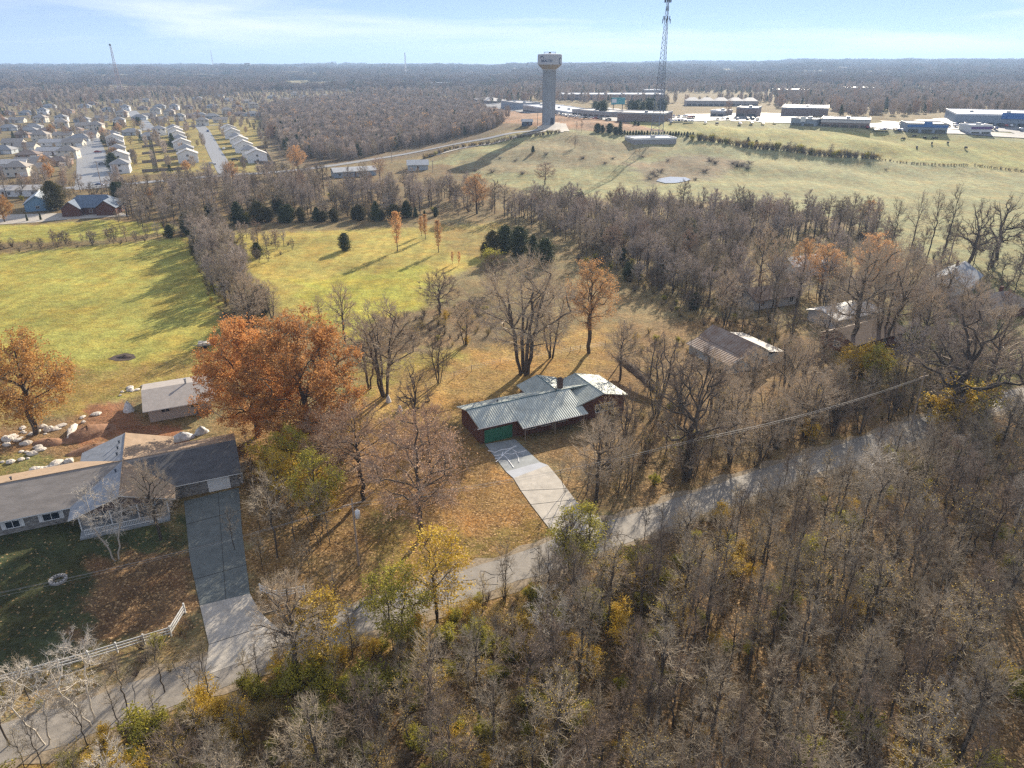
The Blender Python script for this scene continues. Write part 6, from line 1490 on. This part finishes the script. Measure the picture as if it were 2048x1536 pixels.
for k in range(26):
    f = (k + rs.random()) / 26 * 5.2 + 8.6; i = min(14, int(f)); a, c = ROAD[i + 1], ROAD[i + 2]; t_ = f - i; dx, dy = c[0] - a[0], c[1] - a[1]; l = math.hypot(dx, dy)
    o_ = rs.uniform(-9, -3.4); x = a[0] + dx * t_ + dy / l * o_; y = a[1] + dy * t_ - dx / l * o_
    tree(rs.choice(['sap', 'sap', 'vase', 'wood']), 'roadside_tree', 'thin bare tree between the ranch yard and the upper road edge', 'tree', x, y, ht=rs.uniform(6, 9.5), w=rs.uniform(.9, 1.2), group='thin trees on the upper road edge')
# shrubs with leaves along the near road edge
rs = random.Random(8)
for k in range(60):
    f = rs.random(); i = int(f * 11); a, c = ROAD[i + 1], ROAD[i + 2]; t_ = rs.random(); x = a[0] + (c[0] - a[0]) * t_; y = a[1] + (c[1] - a[1]) * t_; dx, dy = c[0] - a[0], c[1] - a[1]; l = math.hypot(dx, dy); o_ = rs.uniform(4.2, 14)
    x += dy / l * o_; y -= dx / l * o_
    if y < 28: continue
    tree('ygshrub', 'leafy_shrub', 'yellow green leafy shrub in the brush along the lower road edge', 'shrub', x, y, ht=rs.uniform(1.4, 3.2), w=rs.uniform(1.0, 1.5), group='leafy shrubs below the road')
for k in range(36):
    x = rs.uniform(-25, 60); y = rs.uniform(32, 70)
    if y > np.interp(x, rx, ry) - 8: continue
    tree('ygshrub', 'leafy_shrub', 'yellow green leafy shrub glimpsed deep in the wood', 'shrub', x, y, ht=rs.uniform(1.5, 3.2), w=rs.uniform(1, 1.4), group='leafy shrubs in the wood')
for px, py, ty in ((1905, 858, 770), (1885, 866, 800), (1930, 850, 780), (1960, 830, 770), (1750, 760, 700), (1720, 750, 690), (700, 905, 850), (560, 960, 880), (600, 1010, 930), (640, 1035, 960), (1370, 915, 870), (1620, 880, 845), (985, 530, 500)):
    ptree('ygshrub', 'leafy_shrub', 'olive yellow shrub or vine under trees near the property edge', 'shrub', px, py, ty, w=1.2, group='olive shrubs at tree feet')

# shrubby trees of the right half of the property
NOT = [G2([(900, 860), (1040, 900), (1290, 830), (1260, 740), (1040, 740)]), G2([(1380, 640), (1500, 760), (1620, 740), (1450, 620)])]
c2 = fill(G2([(1230, 830), (1340, 740), (1420, 760), (1620, 745), (1840, 815), (1600, 900), (1300, 1000), (1180, 1040), (1150, 980)]), 5.0, 41, NOT + [G2([(960, 880), (1080, 870), (1260, 1040), (1100, 1080)])])
rs = random.Random(9)
for x, y in c2: tree(rs.choice(['sap', 'vase', 'vase', 'wood', 'sap', 'multi']), 'yard_sapling', 'thin shrubby bare tree in the right half of the property', 'tree', float(x), float(y), ht=rs.uniform(5.5, 9), w=rs.uniform(.9, 1.3), group='shrubby trees right of the driveway')
# shadow casting roadside fringe above the road, left and front lawns
for px, py, ty in ((500, 990, 915), (520, 1060, 980), (640, 1090, 960), (600, 1150, 1080), (470, 1100, 1010), (590, 1085, 970), (545, 1030, 950), (505, 930, 865), (560, 900, 820), (615, 930, 850), (660, 1090, 990), (690, 940, 850), (525, 1140, 1060), (620, 1150, 1070), (580, 1215, 1140), (670, 1190, 1120), (1130, 985, 905), (1250, 960, 850), (1285, 930, 850), (1225, 930, 850), (1110, 830, 770), (700, 860, 780), (560, 800, 760)):
    ptree('sap', 'lawn_sapling', 'small thin bare sapling on a leaf strewn lawn', 'tree', px, py, ty, group='thin saplings on the lawns')
for px, py, ty in ((20, 1490, 1340), (255, 1420, 1310), (330, 1385, 1270), (60, 1400, 1310)):
    ptree('sap', 'roadside_sapling', 'bare sapling in the strip between rail fence and road', 'tree', px, py, ty, w=1.2, group='saplings by the rail fence')

# ------------------------------------------------------------------ wooded strips, one stuff object each with detailed trees
def join(tm, cm, name):
    me = bpy.data.meshes.new(name); vs = [v.co[:] for v in tm.vertices]; n = len(vs); vs += [v.co[:] for v in cm.vertices]
    fs = [tuple(p.vertices) for p in tm.polygons]; k = len(fs); fs += [tuple(i + n for i in p.vertices) for p in cm.polygons]
    me.from_pydata(vs, [], fs); me.materials.append(tm.materials[0]); [me.materials.append(m) for m in cm.materials]
    mi = [0] * k + [p.material_index + 1 for p in cm.polygons]; me.polygons.foreach_set('material_index', mi); me.update(); return me
J = {}
def jm(kind, i):
    if (kind, i) not in J: t, c, h = PROTO[kind][i]; J[(kind, i)] = join(t, c, 'strip_tree')
    return J[(kind, i)]
source('strip', [jm('farwood', 0), jm('farwood', 1), jm('farwood', 2), jm('farbush', 0), jm('farwood', 3), jm('farbush', 1), jm('tan', 0), jm('brshrub', 1), jm('ygshrub', 0), jm('cedar', 0)])
#         wood wood wood sap red vase tan brsh yg cedar
WMIX = [4, 4, 4, 3, .7, 1.5, .10, 2, .25, .25]; SHMIX = [1, 1, 1, 4, .8, 4, .1, 3.5, .5, .3]
s1 = fill(G2([(1000, 440), (1100, 470), (1300, 560), (1470, 640), (1500, 600), (1480, 545), (1500, 505), (1640, 480), (1760, 500), (1740, 455), (1560, 440), (1400, 430), (1200, 422), (1010, 420)]), 4.3, 51)
s2 = fill(G2([(240, 458), (430, 452), (1000, 428), (1010, 400), (850, 388), (640, 378), (400, 385), (240, 420)]), 5.0, 52, dens=lambda x, y: np.where(wob(x, y, 60, 3) > -.25, .9, .3))
s3 = fill(G2([(375, 470), (440, 462), (472, 520), (520, 600), (545, 655), (480, 655), (430, 590), (400, 530)]), 3.1, 53)
s3b = fill(G2([(435, 473), (560, 478), (590, 500), (520, 535), (465, 530)]), 4.2, 54)
s4 = fill(G2([(-250, 520), (0, 493), (200, 482), (372, 464), (372, 474), (250, 488), (0, 508), (-250, 545)]), 3.6, 55)
s5 = fill(G2([(-250, 395), (0, 382), (250, 382), (520, 354), (640, 342), (640, 378), (400, 385), (260, 400), (60, 400), (-250, 420)]), 6, 56)
s6 = fill(G2([(1500, 640), (1590, 590), (1760, 600), (2150, 690), (2150, 780), (1960, 800), (1700, 745)]), 5.6, 57, [G2([(1560, 700), (1640, 640), (1780, 640), (1780, 720), (1660, 730)])])
s7 = fill(G2([(1480, 560), (1700, 470), (2150, 560), (2150, 690), (1760, 600), (1600, 590)]), 7.5, 58)
s8 = fill(G2([(1180, 480), (1480, 645), (1560, 690), (1530, 705), (1330, 600), (1150, 520)]), 4.6, 59)
scatter('wooded_strip', 'strip', np.vstack([rows(s1, 61, .65, 1.15, WMIX), rows(s8, 68, .5, 1.0, SHMIX)]), 'dense strip of bare grey trees between the property and the pasture', 'wooded strip')
scatter('far_tree_line', 'strip', np.vstack([rows(s2, 62, .6, 1.2, WMIX), rows(s5, 65, .5, 1.0, SHMIX)]), 'line of bare and rusty trees beyond the upper field', 'tree line')
scatter('field_hedgerow', 'strip', np.vstack([rows(s3, 63, .6, 1.05, WMIX[:4] + [.4, 2, 0, 2, .2, .5]), rows(s3b, 64, .4, .7, SHMIX)]), 'shrubby hedgerow of bare trees between the two fields', 'hedgerow')
scatter('left_hedgerow', 'strip', rows(s4, 66, .35, .8, SHMIX), 'brushy row of thin bare trees in front of the blue roofed house', 'hedgerow')
scatter('right_lot_trees', 'strip', np.vstack([rows(s6, 67, .7, 1.2, WMIX), rows(s7, 69, .6, 1.0, WMIX)]), 'scattered bare trees around the houses at right', 'wood')
# brush: pasture hedge, undergrowth of the wood, field corners
source('brush', [jm('brshrub', 0), jm('brshrub', 1), jm('ygshrub', 0), jm('ygshrub', 1)])
def line_pts(pts, gap, jit, seed):
    rs = np.random.RandomState(seed); out = []
    W_ = G2(pts)
    for (x0, y0), (x1, y1) in zip(W_[:-1], W_[1:]):
        n = max(1, int(math.hypot(x1 - x0, y1 - y0) / gap))
        for i in range(n): out.append((x0 + (x1 - x0) * (i + rs.rand()) / n + rs.randn() * jit, y0 + (y1 - y0) * (i + rs.rand()) / n + rs.randn() * jit))
    return np.array(out)
h1_ = line_pts([(1385, 279), (1420, 284), (1500, 297), (1600, 309), (1680, 316), (1760, 322)], .7, 1.3, 1); h2_ = line_pts([(1760, 322), (1900, 332), (1935, 336)], .9, .3, 2); h3_ = line_pts([(1948, 336), (2048, 346), (2200, 364)], .9, .3, 3)
h4_ = line_pts([(845, 318), (900, 300), (1000, 284), (1060, 274), (1120, 268)], .9, .6, 4)
scatter('pasture_hedge', 'brush', np.vstack([rows(h1_, 71, .9, 1.5, [2, 3, .3, 0]), rows(h2_, 72, .3, .5, [1, 1, 0, 0]), rows(h3_, 73, .3, .5, [1, 1, 0, 0]), rows(h4_, 74, .5, 1.0, [2, 3, .4, 0])]), 'dark brushy hedge running across the pasture hill', 'hedge')
u = fill([(-60, 24), (112, 24), (112, 128), (60, 105), (-60, 60)], 1.75, 81); yr = np.interp(u[:, 0], rx, ry)
u = u[(u[:, 1] < yr - 2) & (near_line(ROADP, u[:, 0], u[:, 1]) > 3.4) & (np.abs(u[:, 0]) < u[:, 1] * .8 + 6) & (u[:, 1] > 28)]
ul = u[u[:, 0] < 6]; ur = u[u[:, 0] >= 6]; ur = ur[np.random.RandomState(3).rand(len(ur)) < .35]
scatter('undergrowth', 'brush', np.vstack([rows(ul, 82, .3, .8, [4, 1.0, 2.2, 1.0]), rows(ur, 83, .3, .75, [4, 1.8, .8, .4])]), 'tangled brown and yellow undergrowth covering the wood floor', 'undergrowth')
ub = np.vstack([fill(G2([(740, 640), (960, 600), (1010, 660), (930, 700), (850, 690), (720, 700)]), 3.2, 84), fill(G2([(1180, 480), (1500, 640), (1860, 815), (1830, 835), (1480, 700), (1150, 520)]), 3.0, 85), fill(G2([(-200, 1395), (0, 1385), (370, 1260), (400, 1330), (0, 1450), (-200, 1500)]), 2.4, 86), fill(G2([(380, 520), (440, 640), (520, 650), (470, 560)]), 2.5, 87), fill(G2([(1600, 850), (1840, 800), (2080, 760), (2100, 720), (1700, 740)]), 3.5, 88),
    fill(G2([(1250, 640), (1480, 720), (1840, 820), (1300, 1010), (1180, 1010), (1290, 860)]), 4.5, 89, NOT)])
scatter('brush_patches', 'brush', rows(ub, 90, .25, .7, [4, 3, .7, .3]), 'low brown brush along fence lines and lot edges', 'brush')
for px, py, s_, in ((1545, 306, 1.2), (1420, 326, 1.6), (1475, 336, 1.9), (1500, 330, 1.2), (1408, 348, 1.3), (1335, 326, .8), (1165, 322, 1.1), (1210, 328, .9), (1285, 318, .9), (1225, 320, .9), (950, 345, 1.0), (985, 350, 1.2), (1045, 352, 1.1), (1000, 322, .8), (1030, 322, .8), (1305, 350, 1.3), (1320, 345, 1.4), (1092, 309, 1.0), (1770, 345, .6), (1312, 356, 1.3), (1390, 362, 1.0), (1300, 362, 1.1), (1485, 333, 1.5), (1465, 330, 1.3), (1430, 330, 1.4), (1495, 338, 1.6)):
    p = at(px, py); tree('brshrub', 'pasture_bush', 'dark low brush clump on the rough pasture slope', 'bush', p.x, p.y, ht=1.5 * s_, w=3.2, var=1, group='brush clumps on the pasture')

# ------------------------------------------------------------------ haze
hz = B(); hz.box(-9000, 9000, -300, 12000, -30, 140)
m = bpy.data.materials.new('haze'); m.use_nodes = True; n = m.node_tree; n.nodes.remove(n.nodes['Principled BSDF'])
v = n.nodes.new('ShaderNodeVolumePrincipled'); v.inputs['Color'].default_value = (.45, .66, 1.0, 1); v.inputs['Density'].default_value = .00014; v.inputs['Anisotropy'].default_value = .2
n.links.new(v.outputs[0], n.nodes['Material Output'].inputs['Volume'])
tag(part('haze', hz, m), kind='stuff', label='pale blue haze over the distant plain', cat='haze')
